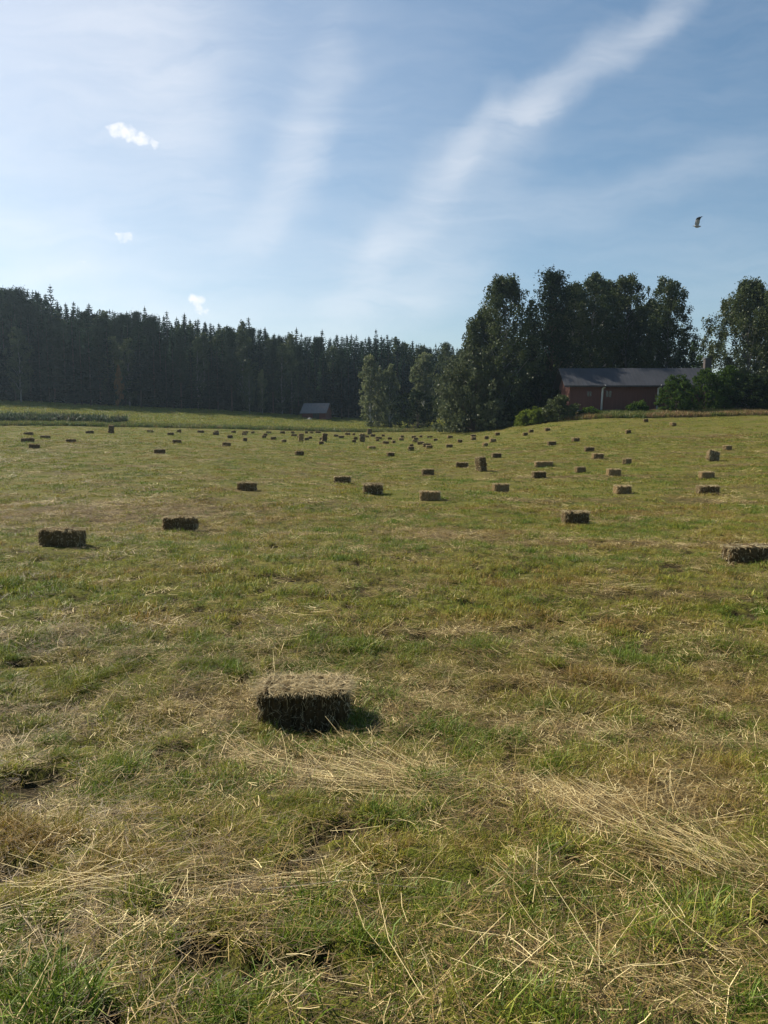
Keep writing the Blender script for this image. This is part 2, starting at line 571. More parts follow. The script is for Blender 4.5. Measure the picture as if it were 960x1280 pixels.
def bale_fuzz(L, H, D, n_top, n_side, w, seed, ln=(.05, .2), edge_ln=1.0, flat=.5):
    """loose stalks: lying on the top, hanging over its edges, cut ends poking out of the sides"""
    r = np.random.default_rng(seed)
    out_v, out_f, off = [], [], 0

    def put(p, d, L_, w_, d2):
        nonlocal off
        n = len(p)
        s = np.cross(d, r.normal(size=(n, 3)))
        s /= np.linalg.norm(s, axis=1)[:, None]
        s *= (w_ / 2)[:, None]
        q1 = p + d * (L_ * .5)[:, None]
        q2 = q1 + d2 * (L_ * .5)[:, None]
        v = np.stack([p - s, p + s, q1 - s, q1 + s, q2 - s * .5, q2 + s * .5], 1).reshape(-1, 3)
        b = np.arange(n) * 6 + off
        out_v.append(v)
        out_f.append(np.concatenate([np.stack([b, b + 1, b + 3, b + 2], 1), np.stack([b + 2, b + 3, b + 5, b + 4], 1)]))
        off += n * 6

    def unit(a):
        return a / np.linalg.norm(a, axis=1)[:, None]
    # top
    n = n_top
    p = np.stack([r.uniform(-.47, .47, n) * L, r.uniform(-.46, .46, n) * D, H * (1.0 + .06 * r.uniform(0, 1, n) ** 1.5)], 1)
    d = unit(np.stack([r.normal(size=n), r.normal(size=n), r.normal(size=n) * .10 + .02], 1))
    d2 = unit(d + np.stack([r.normal(size=n) * .3, r.normal(size=n) * .3, r.normal(size=n) * .12 - .08], 1))
    put(p, d, r.uniform(*ln, n), r.uniform(.7, 1.3, n) * w, d2)
    # over the top edges
    n = n_top // 4
    e_ = r.integers(0, 4, n)
    u = r.uniform(-.5, .5, n)
    ex = np.where(e_ == 0, u * L, np.where(e_ == 1, u * L, np.where(e_ == 2, -.5 * L, .5 * L)))
    ey = np.where(e_ == 0, -.5 * D, np.where(e_ == 1, .5 * D, u * D))
    ox = np.where(e_ == 2, -1., np.where(e_ == 3, 1., 0.)) + r.normal(size=n) * .5
    oy = np.where(e_ == 0, -1., np.where(e_ == 1, 1., 0.)) + r.normal(size=n) * .5
    p = np.stack([ex * .97, ey * .97, H * r.uniform(.93, 1.03, n)], 1)
    d = unit(np.stack([ox, oy, r.normal(size=n) * .5 + .1], 1))
    d2 = unit(d + np.stack([np.zeros(n), np.zeros(n), -r.uniform(0, 1.6, n)], 1))
    put(p, d, edge_ln * r.uniform(ln[0] * .6, ln[1] * .7, n), r.uniform(.7, 1.3, n) * w, d2)
    # sides and ends
    n = n_side
    e_ = r.choice(4, n, p=[.36, .28, .18, .18])
    u, h = r.uniform(-.49, .49, n), r.uniform(.03, 1, n)
    ex = np.where(e_ < 2, u * L, np.where(e_ == 2, -.495 * L, .495 * L))
    ey = np.where(e_ == 0, -.495 * D, np.where(e_ == 1, .495 * D, u * D))
    ox = np.where(e_ == 2, -1., np.where(e_ == 3, 1., 0.))
    oy = np.where(e_ == 0, -1., np.where(e_ == 1, 1., 0.))
    p = np.stack([ex, ey, h * H], 1)
    d = unit(np.stack([ox * flat + r.normal(size=n) * .4, oy * flat + r.normal(size=n) * .4, r.normal(size=n) * 1.0], 1))
    d2 = unit(d + r.normal(size=(n, 3)) * .3 + np.array([0, 0, -.25]))
    put(p, d, r.uniform(ln[0] * .35, ln[1] * .55, n), r.uniform(.6, 1.1, n) * w, d2)
    return np.concatenate(out_v), np.concatenate(out_f)


def hay_mat(name, a, b, c):
    m, t, out = new_mat(name)
    orr = t.new('ShaderNodeObjectInfo').outputs['Color']
    co = t.new('ShaderNodeTexCoord').outputs['Object']
    mp = t.new('ShaderNodeMapping', ins={'Vector': co, 'Scale': (3.5, 1.2, .8)}).outputs[0]
    n = t.noise(28, mp, 6, .75)
    n2 = t.noise(5, co, 3)
    col = t.mix(t.ramp(n, .32, .7), a, b)
    col = t.mix(t.ramp(n2, .45, .75), col, c)
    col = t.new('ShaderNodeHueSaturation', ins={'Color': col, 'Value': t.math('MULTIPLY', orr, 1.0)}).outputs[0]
    bs = t.new('ShaderNodeBsdfPrincipled', ins={'Base Color': col, 'Roughness': .95, 'Specular IOR Level': .08})
    bn = t.new('ShaderNodeBump', ins={'Height': n, 'Strength': 1.0, 'Distance': .03})
    t.l.new(bn.outputs[0], bs.inputs['Normal'])
    t.l.new(bs.outputs[0], out.inputs[0])
    return m


def stalk_mat(name, a, b):
    m, t, out = new_mat(name)
    isl = t.new('ShaderNodeNewGeometry').outputs['Random Per Island']
    col = t.mix(isl, a, b)
    d = t.new('ShaderNodeBsdfDiffuse', ins={'Color': col})
    tr = t.new('ShaderNodeBsdfTranslucent', ins={'Color': col})
    mx = t.new('ShaderNodeMixShader', ins={0: .15, 1: d.outputs[0], 2: tr.outputs[0]})
    t.l.new(mx.outputs[0], out.inputs[0])
    return m


M['hay'] = hay_mat('pressed_hay', (.060, .042, .022), (.24, .165, .078), (.16, .11, .052))
M['stalk'] = stalk_mat('hay_stalks', (.26, .20, .105), (.66, .55, .34))
M['twine'] = surf_mat('pale_twine', (.45, .40, .28), (.55, .50, .38), 20)


def twine_mesh(L, H, D, y, seed):
    b = MB()
    r = np.random.default_rng(seed)
    x, g = L / 2 + .006, .012
    pts = [(-x, y, .0), (-x, y, H * .5), (-x + .03, y, H + g), (0, y + r.uniform(-.01, .01), H + g * 1.6), (x - .03, y, H + g), (x, y, H * .5), (x, y, 0)]
    b.tube(pts, [.004] * len(pts), 5)
    return b.mesh('twine', M['twine'])


BALES = [
    # x0, x1, base y, height px (0 = plain), pose, yaw deg, label
    (318, 437, 909, 'near', 2, 'large close bale, dark sided with a shaggy pale top, alone in the grass'),
    (47, 100, 685, 'mid', -4, 'dark bale with a pale twine across its front, the leftmost of the near bales'),
    (203, 244, 664.5, 'mid', 0, 'neat brown bale with a flat top at the edge of the pale straw patch'),
    (909, 987, 704.5, 'mid', 6, 'large shaggy bale cut off by the right border of the photo'),
    (705, 737, 654.5, 'mid', 3, 'almost black bale alone below the bales on the right slope'),
    (295, 320.5, 612.5, 'mid', -14, 'dark rounded bale alone in the left middle of the field'),
    (455, 477, 618, 'end', 2, 'squarish black bale seen from its end in the centre of the field'),
    (417.5, 438, 604, 'mid', 0, 'dark bale just behind the squarish black bale in the centre'),
    (525, 551, 627, 'mid', -5, 'brown bale with a lit top, nearest bale to the right of the field centre'),
    (616, 637.5, 614.5, 'mid', 14, 'bale with sunlit grey top below the leaning upright bale'),
    (527, 543, 594.5, 'mid', 12, 'dark bale above the brown bale in the field centre'),
    (570, 586, 585.5, 'mid', -18, 'bale lying just left of the leaning upright bale'),
    (595, 609, 590, 'tilt', -8, 'bale standing on its end and leaning, in the middle of the field'),
    (615, 627, 573, 'mid', 8, 'bale right of and behind the leaning upright bale'),
    (769, 790, 618, 'mid', 10, 'light brown bale with a sharp dark shadow on the right slope'),
    (872, 897, 617.5, 'two', -4, 'two toned dark bale, lower of the pair by the right border'),
    (875, 895, 599, 'mid', 12, 'rounded bale with lit top above the two toned dark bale'),
    (881, 896, 576.3, 'tilt', 16, 'flat bale propped on edge and leaning, high on the right slope'),
    (904, 917, 563, 'mid', 30, 'bale with a pale end just behind the propped leaning bale'),
    (759, 777.5, 595.5, 'mid', 14, 'light topped bale above the bale with the sharp dark shadow'),
    (778, 791.6, 581, 'mid', 40, 'pale short bale showing a dark end, on the right slope'),
    (719, 733.6, 591, 'mid', 20, 'bale with lit top midway between the wide bale and the light topped bale'),
    (668, 691, 583.6, 'long', 6, 'wide bale that looks two bales long, right of the leaning upright bale'),
    (666, 683, 598, 'mid', 6, 'bale directly below the wide two bale long one'),
    (741, 755, 574, 'mid', 8, 'dark bale on the right slope above the bale with lit top'),
    (731.6, 743, 565, 'mid', 0, 'flat dark bale beside the pale straw line on the right slope'),
    (684.6, 695.5, 557, 'mid', 8, 'lone dark bale below the house shrubs on the right slope'),
    (715, 725, 552, 'far', 25, 'small crumbled bale below the left end of the red house'),
    (783, 789, 542.6, 'far', 0, 'small square bale below the middle of the red house'),
    (805, 811, 528, 'far', -10, 'topmost small bale under the right end of the red house wall'),
    (838, 846, 533, 'far', 30, 'small bale with a pale end below the bushes by the house'),
    (681, 688, 539, 'far', 12, 'tilted small dark bale near the crest left of the red house'),
    (661, 667, 540.5, 'far', 14, 'upper of two small bales near the crest below the tall grove'),
    (654, 660, 545, 'far', 5, 'lower of two small bales near the crest below the tall grove'),
    (619, 625, 544.5, 'far', 12, 'small bale highest on the slope below the silvery willow'),
    (612, 620.6, 553, 'far', 14, 'small bale with lit top below the silvery willow'),
    (606, 611, 549, 'far', 0, 'tiny dark bale just left of the slope top below the willow'),
    (603, 610, 558, 'far', 25, 'small bale with a pale end, lowest of those below the willow'),
    (588.5, 595, 546.5, 'far', 8, 'back bale of a stacked looking pair below the willow'),
    (588.5, 595, 549.8, 'far', 20, 'front bale of a stacked looking pair below the willow'),
    (559, 566, 548, 'far', 12, 'pale topped far bale right of the dark round bush'),
    (572, 578, 554, 'far', 4, 'small far bale lying between willow and dark round bush'),
    (558, 566, 560, 'far', 0, 'flat dark far bale alone below the gap beside the dark bush'),
    (542, 547, 551.2, 'far', 0, 'squarish far bale just below the right foot of the dark bush'),
    (534, 540.6, 547.6, 'far', 0, 'far bale touching the right foot of the dark round bush'),
    (524, 528, 546.8, 'far', 10, 'pale tiny bale right under the middle of the dark round bush'),
    (514.6, 520, 548, 'far', 0, 'far bale under the left foot of the dark round bush'),
    (517, 523, 550.3, 'far', 8, 'upper pale bale of a pair below the dark round bush'),
    (515.6, 522.5, 553, 'far', 0, 'lower bale of a pair below the dark round bush'),
    (522, 530, 556.2, 'far', 0, 'first bale of the diagonal run of three below the dark bush'),
    (529, 538.8, 558.8, 'far', 0, 'middle bale of the diagonal run of three below the dark bush'),
    (532.5, 541, 561.3, 'far', 12, 'last bale of the diagonal run of three below the dark bush'),
    (512, 517, 560, 'far', 0, 'thin bale behind a bale of equal width, centre of the far field'),
    (510, 518, 564, 'far', 8, 'front bale of two close ones in the centre of the far field'),
    (483, 493, 570.6, 'far', 20, 'speckled dark bale nearest of those below the birch clump'),
    (459, 470, 562, 'far', 28, 'bale with a pale end and dark end below the birch clump'),
    (478.5, 486, 555.5, 'far', 0, 'flat dark bale below the gap between birch clump and bush'),
    (489.6, 494, 554, 'far', 20, 'short bale beside the flat dark bale below the birch clump'),
    (498, 504.8, 551, 'far', 10, 'pale topped bale in front of another, left of the dark bush'),
    (500.6, 505, 547, 'far', 0, 'thin pale bale at the field edge left of the dark bush'),
    (484.5, 489.6, 550, 'far', 0, 'tiny bale alone below the right birch of the clump'),
    (477, 481, 545.8, 'far', 0, 'dark short bale at the field edge under the right birch'),
    (469, 477.5, 549.2, 'far', 14, 'bale below the middle birch at the field edge'),
    (470, 474, 551.7, 'far', 0, 'tiny bale in front of the bale below the middle birch'),
    (462.5, 469, 546, 'far', 18, 'pale bale at the field edge beside the upright edge bale'),
    (458, 463, 543, 'up', 0, 'bale standing on end at the field edge below the left birch'),
    (456, 461, 547.2, 'far', 0, 'dark bale just in front of the upright edge bale'),
    (447.5, 454, 552.3, 'up', 0, 'big squarish upright bale below the conifer beside the birches'),
    (442, 447, 549.6, 'far', 0, 'thin dark bale touching the squarish upright bale'),
    (440, 445, 552.9, 'far', 0, 'thin pale brown bale at the foot of the squarish upright bale'),
    (440.6, 444, 544.3, 'far', 0, 'tiny bale at the field edge between barn and birches, the right one'),
    (431, 438, 544, 'far', 10, 'pale and dark bale at the field edge between barn and birches'),
    (423, 430, 548, 'far', 6, 'lower bale of two stepping down to the right past the barn'),
    (417, 423, 546, 'far', 6, 'upper bale of two stepping down to the right past the barn'),
    (403.5, 410, 552.3, 'up', 0, 'large black bale standing upright below the red barn'),
    (401, 403.6, 550.7, 'far', 60, 'tiny bale touching the large black upright bale'),
    (398, 404.4, 556.2, 'far', 12, 'bale just in front of the large black upright bale'),
    (394, 401, 541.6, 'far', 8, 'whitish bale in the edge grass right below the red barn'),
    (387, 391.5, 541.9, 'far', 0, 'second tiny bale at the field edge below the red barn'),
    (381, 384.6, 542.1, 'far', 0, 'first tiny bale at the field edge below the red barn'),
    (385, 390, 548.6, 'far', 10, 'bale behind the one beside the reddish upright bale'),
    (380.6, 386, 550.8, 'far', 0, 'bale lying at the right side of the reddish upright bale'),
    (374, 380, 552.3, 'up', 0, 'reddish brown bale standing upright left of the black upright bale'),
    (373, 375.4, 547.8, 'far', 50, 'tiny bale behind the reddish upright bale'),
    (368, 380, 570, 'far', 24, 'solitary bale with a dull end and dark end below the barn'),
    (363.8, 371, 545.2, 'far', 4, 'long thin bale under a shorter one left of the barn'),
    (363.5, 368, 542, 'far', 0, 'short bale at the field edge just left of the barn'),
    (350, 356, 542.2, 'far', 0, 'edge bale halfway between the barn and the pale forest birch'),
    (351.5, 357.8, 553, 'far', 24, 'broken looking bale left of the reddish upright bale'),
    (338, 345.6, 550.2, 'far', 6, 'tilted dark bale alone, left of the broken looking bale'),
    (332.5, 338.8, 542, 'far', 0, 'top bale of a slanting trio at the field edge'),
    (329, 334, 545, 'far', 6, 'middle bale of a slanting trio at the field edge'),
    (327, 332.5, 547.6, 'far', 14, 'bottom bale of a slanting trio at the field edge'),
    (313.5, 318, 541.7, 'far', 6, 'right bale of a close edge pair under the pale forest birch'),
    (303, 310, 541.7, 'far', 4, 'left bale of a close edge pair under the pale forest birch'),
    (302, 308, 544.2, 'far', 0, 'thin bale right in front of the close edge pair'),
    (303, 308.5, 552, 'far', 20, 'small dark bale below the close edge pair and thin bale'),
    (277, 288, 558, 'far', 12, 'largest bale of the left middle distance, lying apart in front of the edge rows'),
    (284, 290.6, 548, 'far', 4, 'bale between the edge row and the largest middle distance bale'),
    (289, 294.4, 541.2, 'far', 0, 'edge bale between the stacked pair and the close edge pair'),
    (266, 273, 544, 'far', 0, 'front bale of a stacked pair near the end of the dark grass strip'),
    (267.5, 272.8, 541, 'far', 0, 'back bale of a stacked pair near the end of the dark grass strip'),
    (246.6, 254.4, 541.2, 'far', 0, 'flat bale left of the stacked pair at the field edge'),
    (191, 206, 567.2, 'mid', 22, 'dark bale with a dull end, closest one on the left far field'),
    (215, 226, 555.6, 'far', 6, 'flat bale up and right of the closest bale on the left far field'),
    (221, 226, 541.2, 'far', 0, 'tiny edge bale right of the bale with a raised corner'),
    (208.5, 217, 544.2, 'far', 14, 'thin bale with a raised corner near the field edge'),
    (183, 191, 541.2, 'far', 4, 'edge bale right of the upright bale on the left'),
    (135.6, 143.6, 541.7, 'up', 0, 'brown bale standing upright at the end of the tall ditch weeds'),
    (106.6, 116.5, 542.2, 'far', 12, 'thin flat bale left of the upright bale by the ditch weeds'),
    (82, 93.7, 553.7, 'far', 4, 'dark square ended bale below the thin flat one by the ditch weeds'),
    (50, 61.3, 548.2, 'far', 0, 'dark bale midway in the leftmost cluster of bales'),
    (29, 40.2, 543.6, 'far', -4, 'topmost bale of the leftmost cluster, nearest the ditch weeds'),
    (25, 41.5, 553.8, 'far', -6, 'long flat bale of the leftmost cluster'),
    (35, 48, 560.6, 'far', -10, 'lowest bale of the leftmost cluster, lumpy and dark'),
]

protos_mid, protos_far = [], []
for i in range(5):
    sz = (0.92, .37, .46)
    cv, cf = bale_core(*sz, 44, 20, 18, 100 + i, 7 + i % 3, .036)
    fv, ff = bale_fuzz(*sz, 420, 500, .009, 200 + i, (.05, .17))
    protos_mid.append((mesh('hay_bale', cv, cf, M['hay'], False), mesh('loose_stalks', fv, ff, M['stalk']), [twine_mesh(*sz, s * .11, i) for s in (-1, 1)]))
for i in range(6):
    cv, cf = bale_core(.92, .37, .46, 18, 9, 8, 300 + i, 6 + i % 3, .055)
    fv, ff = bale_fuzz(.92, .37, .46, 130, 70, .022, 330 + i, (.06, .16))
    v = np.concatenate([cv, fv])
    f = np.concatenate([cf, ff + len(cv)])
    me = mesh('hay_bale', v, f, [M['hay'], M['stalk']])
    mi = np.zeros(len(f), np.int32)
    mi[len(cf):] = 1
    me.polygons.foreach_set('material_index', mi)
    protos_far.append(me)

for k, (x0, x1, yb, kind, yaw, label) in enumerate(BALES):
    xc = (x0 + x1) / 2
    X, Y = hit(xc, yb)
    depth = Y * cp + 2.4 * sp
    Wd = (x1 - x0) / 924 * depth
    z = float(zg(X, Y)) - .02
    yr = R(yaw)
    grp = 'hay bales lying on the mown field'
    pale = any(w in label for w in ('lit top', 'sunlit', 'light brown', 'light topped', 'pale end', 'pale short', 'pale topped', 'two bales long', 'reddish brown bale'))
    shade = (1.5 if pale else .75) * rng.uniform(.85, 1.15)  # sunlit and shaded looks put into the hay colour, with random tone
    if kind == 'near':
        L, H, D = Wd - .05, .39, .46
        b = thing('hay_bale', label, 'hay bale', (X, Y + D / 2 + .02, z - .015), yr, grp)
        cv, cf = bale_core(L, H, D, 150, 70, 62, 51, 8, .036, 14)
        obj('bale_body', mesh('bale_body', cv, cf, M['hay']), b).color = (.6, .6, .6, 1)  # body colour darkened for the unlit front
        fv, ff = bale_fuzz(L, H, D, 6500, 1500, .0038, 52, (.05, .18), .42, .3)
        tag(obj('loose_stalks', mesh('loose_stalks', fv, ff, M['stalk']), b), kind='stuff')
        for s in (-1, 1):
            obj("twine", twine_mesh(L, H, D, s * .11, s + 5), b)
        BALE_SPOTS.append((X, Y + D / 2, .40))
        continue
    if kind in ('mid', 'two', 'end', 'tilt', 'long'):
        bm, sm, tw = protos_mid[k % 5]
        b = thing('hay_bale', label, 'hay bale', (X, Y, z), yr, grp)
        body = obj('bale_body', bm, b)
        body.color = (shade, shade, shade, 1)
        tag(obj('loose_stalks', sm, b), kind='stuff')
        for tm in tw:
            obj('twine', tm, b)
        if kind == 'mid':
            want = Wd / (.92 * abs(math.cos(yr)) + .46 * abs(math.sin(yr)))
            b.scale = (want, 1, 1) if abs(yaw) < 12 else (want, min(1.1, want), 1)
            b.location.y += .2
        elif kind == 'two':
            b.scale = (Wd / .92, 1, 1.1)
        elif kind == 'long':
            b.scale = (Wd / .95, 1, .95)
        elif kind == 'end':
            b.scale = (1, 1.0, 1.15)
            b.rotation_euler = (0, 0, R(90 + yaw))
            b.scale = (1, Wd / .46, 1.2)
            b.location.y += .3
        elif kind == 'tilt':
            s = Wd / .52
            b.scale = (min(1.1, s * .95), s, s)
            b.rotation_euler = (R(12), R(-90 + yaw), R(10)) if yaw < 0 else (R(90 - 14), R(yaw), R(8))
            b.location.z += .12 if yaw < 0 else .3
            if yaw < 0:
                b.location.z += .35
                b.location.x += .18
            else:
                b.scale = (Wd / .95, 1.4, 1)
        BALE_SPOTS.append((X, Y + .2, .34))
        continue
    b = obj('hay_bale', protos_far[k % 6], None, (X, Y + .2, z))
    tag(b, label, 'hay bale', grp)
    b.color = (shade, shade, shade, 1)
    if kind == 'up':
        b.rotation_euler = (R(4), R(-90 + (k % 5) * 2), R(90 * (k % 2)))
        s = Wd / .46
        b.scale = (max(.8, min(1.15, s)), max(.9, min(1.6, s)), max(.9, min(1.6, s * 1.15)))
        b.location.z += .5 * b.scale.x - .05
        b.location.x += .2
    else:
        b.rotation_euler = (R(rng.uniform(-5, 5)), R(rng.uniform(-4, 4)), yr)
        want = Wd / (.92 * abs(math.cos(yr)) + .46 * abs(math.sin(yr)))
        b.scale = (max(.45, min(1.5, want)), 1, rng.uniform(.95, 1.15))

# ------------------------------------------------------------------ grass and hay litter
def tuft(i, n, rad, ln, wd, lean, curl, m='grass'):
    r = np.random.default_rng(1000 + i)
    v, f = blades(n, rad, ln, wd, lean, curl, r)
    return proto('grass_tuft', v, f, M[m])


def litter(i, n, rad, ln, wd, spread=math.pi, m='straw'):
    """stalks lying across one another"""
    r = np.random.default_rng(2000 + i)
    v, f = blades(n, rad, ln, wd, (1.36, 1.6), (-.12, .12), r, .045, True)
    return proto('straw_wisp', v, f, M[m])


def lay(name, protos, X, Y, smin, smax, tint, label, cat, sink=0.0, rz=None, tilt=.12):
    n = len(X)
    rot = np.stack([rng.normal(size=n) * tilt, rng.normal(size=n) * tilt, rng.uniform(0, 6.283, n) if rz is None else rz], 1)
    P = np.stack([X, Y, zg(X, Y) - sink], 1)
    return scatter(name, protos, P, rot, rng.uniform(smin, smax, n), rng.integers(0, len(protos), n), tint, label, cat)


def grass_tint(X, Y):
    return np.clip(.27 + (fbm(X * 2.2, Y * 2.6, 91, 4) - .5) * 1.2 + (fbm(X * .45, Y * .8, 191, 3) - .47) * 1.3 + straw(X, Y) * .35 + rng.normal(size=len(X)) * .14, 0, 1)


def sow_grass(n, y0, y1, protos, smin, smax, pw=1.0, thin=1.0):
    X, Y = sow(n, y0, y1, pw)
    fq = 5.2 if y0 < 8 else (3.6 if y0 < 20 else 1.5)
    dens = np.clip((fbm(X * fq, Y * fq, 301, 3) - .40) * 6.5, .05, 1) * np.clip(1.1 - thin * straw(X, Y), .08, 1)
    dens = dens * (1 - pits(X, Y)) ** 2
    k = (rng.uniform(0, 1, len(X)) < dens) & clear_of_bales(X, Y)
    X, Y = X[k], Y[k]
    tall = np.clip((fbm(X * 3.1, Y * 3.1, 401, 3) - .5) * 5, 0, 1)
    o = lay('grass', protos, X, Y, smin, smax, grass_tint(X, Y), 'short regrown grass on the mown field, ' + ('the first metres' if y0 < 8 else 'up to the large close bale and beyond' if y0 < 20 else 'around the middle bales' if y0 < 40 else 'around the small far bales'), 'grass', .01)
    a = o.data.attributes['scl']
    s = np.empty(len(X), np.float32)
    a.data.foreach_get('value', s)
    a.data.foreach_set('value', (s * (.72 + .5 * tall)).astype(np.float32))
    return o


def sow_straw(n, y0, y1, protos, smin, smax, pw=1.0, base=.12):
    X, Y = sow(n, y0, y1, pw)
    s = straw(X, Y)
    k = (rng.uniform(0, 1, len(X)) < np.clip(base + s * 1.1, 0, 1) * (1 - .85 * pits(X, Y))) & clear_of_bales(X, Y, .9)
    X, Y, s = X[k], Y[k], s[k]
    tint = np.clip(rng.uniform(0, .85, len(X)) ** 1.7 + s * .22, 0, 1)
    rz = rng.normal(size=len(X)) * .55 - .25 + np.pi * rng.integers(0, 2, len(X))
    return lay('hay_litter', protos, X, Y, smin, smax, tint, ('short brown' if protos is S1b else 'loose dry') + ' hay stalks left on the mown field, ' + ('the first metres' if y0 < 8 else 'beyond the large close bale' if y0 < 20 else 'around the middle bales'), 'hay', .0, rz, .10)


G1 = [tuft(i, 30, .075, (.035, .10 + .012 * i), (.0026, .0052), (.1, 1.25), (.0, 1.0)) for i in range(6)]
G2 = [tuft(10 + i, 44, .14, (.035, .11 + .01 * i), (.0045, .009), (.1, 1.3), (.0, 1.0)) for i in range(6)]
G3 = [tuft(20 + i, 60, .32, (.04, .11), (.012, .022), (.1, 1.1), (.1, .8)) for i in range(5)]
G4 = [tuft(30 + i, 70, .75, (.05, .12), (.03, .055), (.1, 1.1), (.1, .8)) for i in range(4)]
S1 = [litter(i, 16, .14, (.05, .16 + .055 * i), (.0012, .0030)) for i in range(6)]
S1b = [litter(8 + i, 26, .12, (.03, .11), (.0016, .0038)) for i in range(4)]
S2 = [litter(20 + i, 30, .25, (.04, .22), (.003, .007)) for i in range(5)]
S3 = [litter(30 + i, 40, .5, (.07, .30), (.008, .018)) for i in range(4)]

def swath(where, path, n, width, protos, smin=.8, smax=1.4):
    """raked-out stalks combed along a line across the field"""
    pts = np.array([hit(x, y) for x, y in path])
    seg = rng.integers(0, len(pts) - 1, n)
    u = rng.uniform(0, 1, n)
    d = pts[seg + 1] - pts[seg]
    a = np.arctan2(d[:, 1], d[:, 0])
    p = pts[seg] + d * u[:, None] + np.stack([-np.sin(a), np.cos(a)], 1) * (rng.normal(size=n) * width)[:, None]
    k = clear_of_bales(p[:, 0], p[:, 1], .95) & (fbm(p[:, 0] * 1.7, p[:, 1] * 1.7, 611, 3) > .43)
    p, a = p[k], a[k]
    P = np.stack([p[:, 0], p[:, 1], zg(p[:, 0], p[:, 1]) + .012], 1)
    m_ = len(p)
    rot = np.stack([rng.normal(size=m_) * .08, rng.normal(size=m_) * .08, a + rng.normal(size=m_) * .22], 1)
    scatter('hay_litter', protos, P, rot, rng.uniform(smin, smax, m_), rng.integers(0, len(protos), m_), np.clip(rng.normal(size=m_) * .26 + (.5 if protos is C1 else .22), 0, 1),
            'pale hay stalks combed into a line ' + where, 'hay')


def combed(i, n, rad, ln, wd):
    r = np.random.default_rng(3000 + i)
    v, f = blades(n, rad, ln, wd, (1.38, 1.62), (-.1, .1), r, .05, True, .28)
    return proto('straw_wisp', v, f, M['straw'])


C1 = [combed(i, 14, .15, (.15, .45 + .05 * i), (.0014, .0034)) for i in range(5)]
C2 = [combed(8 + i, 26, .26, (.06, .26), (.0025, .0055)) for i in range(4)]
swath('slanting down to the lower right corner', [(500, 985), (620, 1000), (740, 1035), (850, 1078), (990, 1130)], 150, .17, C1)
swath('just in front of the large close bale', [(330, 955), (430, 975), (530, 985)], 38, .12, C1)
swath('across the lower left of the field', [(-20, 1128), (120, 1135), (260, 1128), (400, 1140)], 36, .2, C1)
swath('right of the large close bale', [(560, 800), (660, 832), (800, 862), (980, 850)], 85, .32, C2)
swath('behind left of the large close bale', [(-20, 795), (60, 815), (130, 800)], 24, .25, C2)
swath('just behind the large close bale', [(250, 770), (340, 765), (420, 790)], 34, .3, C2)
swath('between the large close bale and the middle bales', [(480, 662), (560, 672), (700, 668)], 70, .55, C2, 1.1, 1.8)
swath('left of the bale cut by the border', [(700, 730), (830, 745), (980, 735)], 60, .4, C2, 1., 1.5)
swath('beside the neat brown bale', [(-20, 640), (140, 635), (300, 648)], 150, .9, C2, 1.2, 2.0)
sow_grass(26000, 1.8, 9.5, G1, .7, 1.35, .7)
sow_grass(34000, 8.5, 27, G2, .7, 1.3, .8)
sow_grass(26000, 25, 72, G3, .7, 1.25, .8)
sow_grass(20000, 66, 150, G4, .7, 1.2, .8, .3)
sow_straw(10000, 1.8, 9.5, S1, .7, 1.4, .7, .045)
sow_straw(11000, 1.8, 9.5, S1b, .7, 1.4, .7, .30)
sow_straw(15000, 8.5, 27, S2, .7, 1.3, .8, .16)
sow_straw(14000, 25, 75, S3, .7, 1.3, .8, .18)


# ------------------------------------------------------------------ trees
def leaf_quads(P, size, r, up=.3, aspect=.55):
    n = len(P)
    nrm = r.normal(size=(n, 3)) + np.array([0, 0, up])
    nrm /= np.linalg.norm(nrm, axis=1)[:, None]
    a = np.cross(nrm, r.normal(size=(n, 3)))
    a /= np.linalg.norm(a, axis=1)[:, None]
    b = np.cross(nrm, a)
    s = size * r.uniform(.55, 1.3, n)
    a, b = a * (s / 2)[:, None], b * (s / 2 * aspect)[:, None]
    bend = nrm * (s * .12)[:, None]
    v = np.stack([P - a, P + b * 1.0 - bend, P + a, P - b + bend * .4], 1).reshape(-1, 3)
    return v, np.arange(n * 4).reshape(n, 4)


def tree_wood(H, trad, tips, r, m, lean=0.0, top=.93, clear=.0):
    b = MB()
    pts, rad = [], []
    for i in range(9):
        u = i / 8
        pts.append((lean * u * u + r.normal() * .008 * H * u, r.normal() * .008 * H * u, -.3 + (H * top + .3) * u))
        rad.append(trad * (1 - u) ** .8 + .02 + (.35 * trad if i == 0 else 0))
    b.tube(pts, rad, 7)
    for tp in tips:
        tp = Vector(tp)
        zs = max(clear * H, tp.z - math.hypot(tp.x, tp.y) * r.uniform(.6, 1.3) - .4)
        u = min(.95, (zs + .3) / (H * top + .3))
        i = min(7, int(u * 8))
        st = Vector(pts[i]).lerp(Vector(pts[i + 1]), u * 8 - i)
        mid = st.lerp(tp, .5) + Vector((0, 0, .08 * (tp - st).length))
        rr = trad * (1 - u) * .45 + .03
        b.tube([st, mid, tp], [rr, rr * .65, .02], 5, False)
    return b.mesh('trunk', m, True)


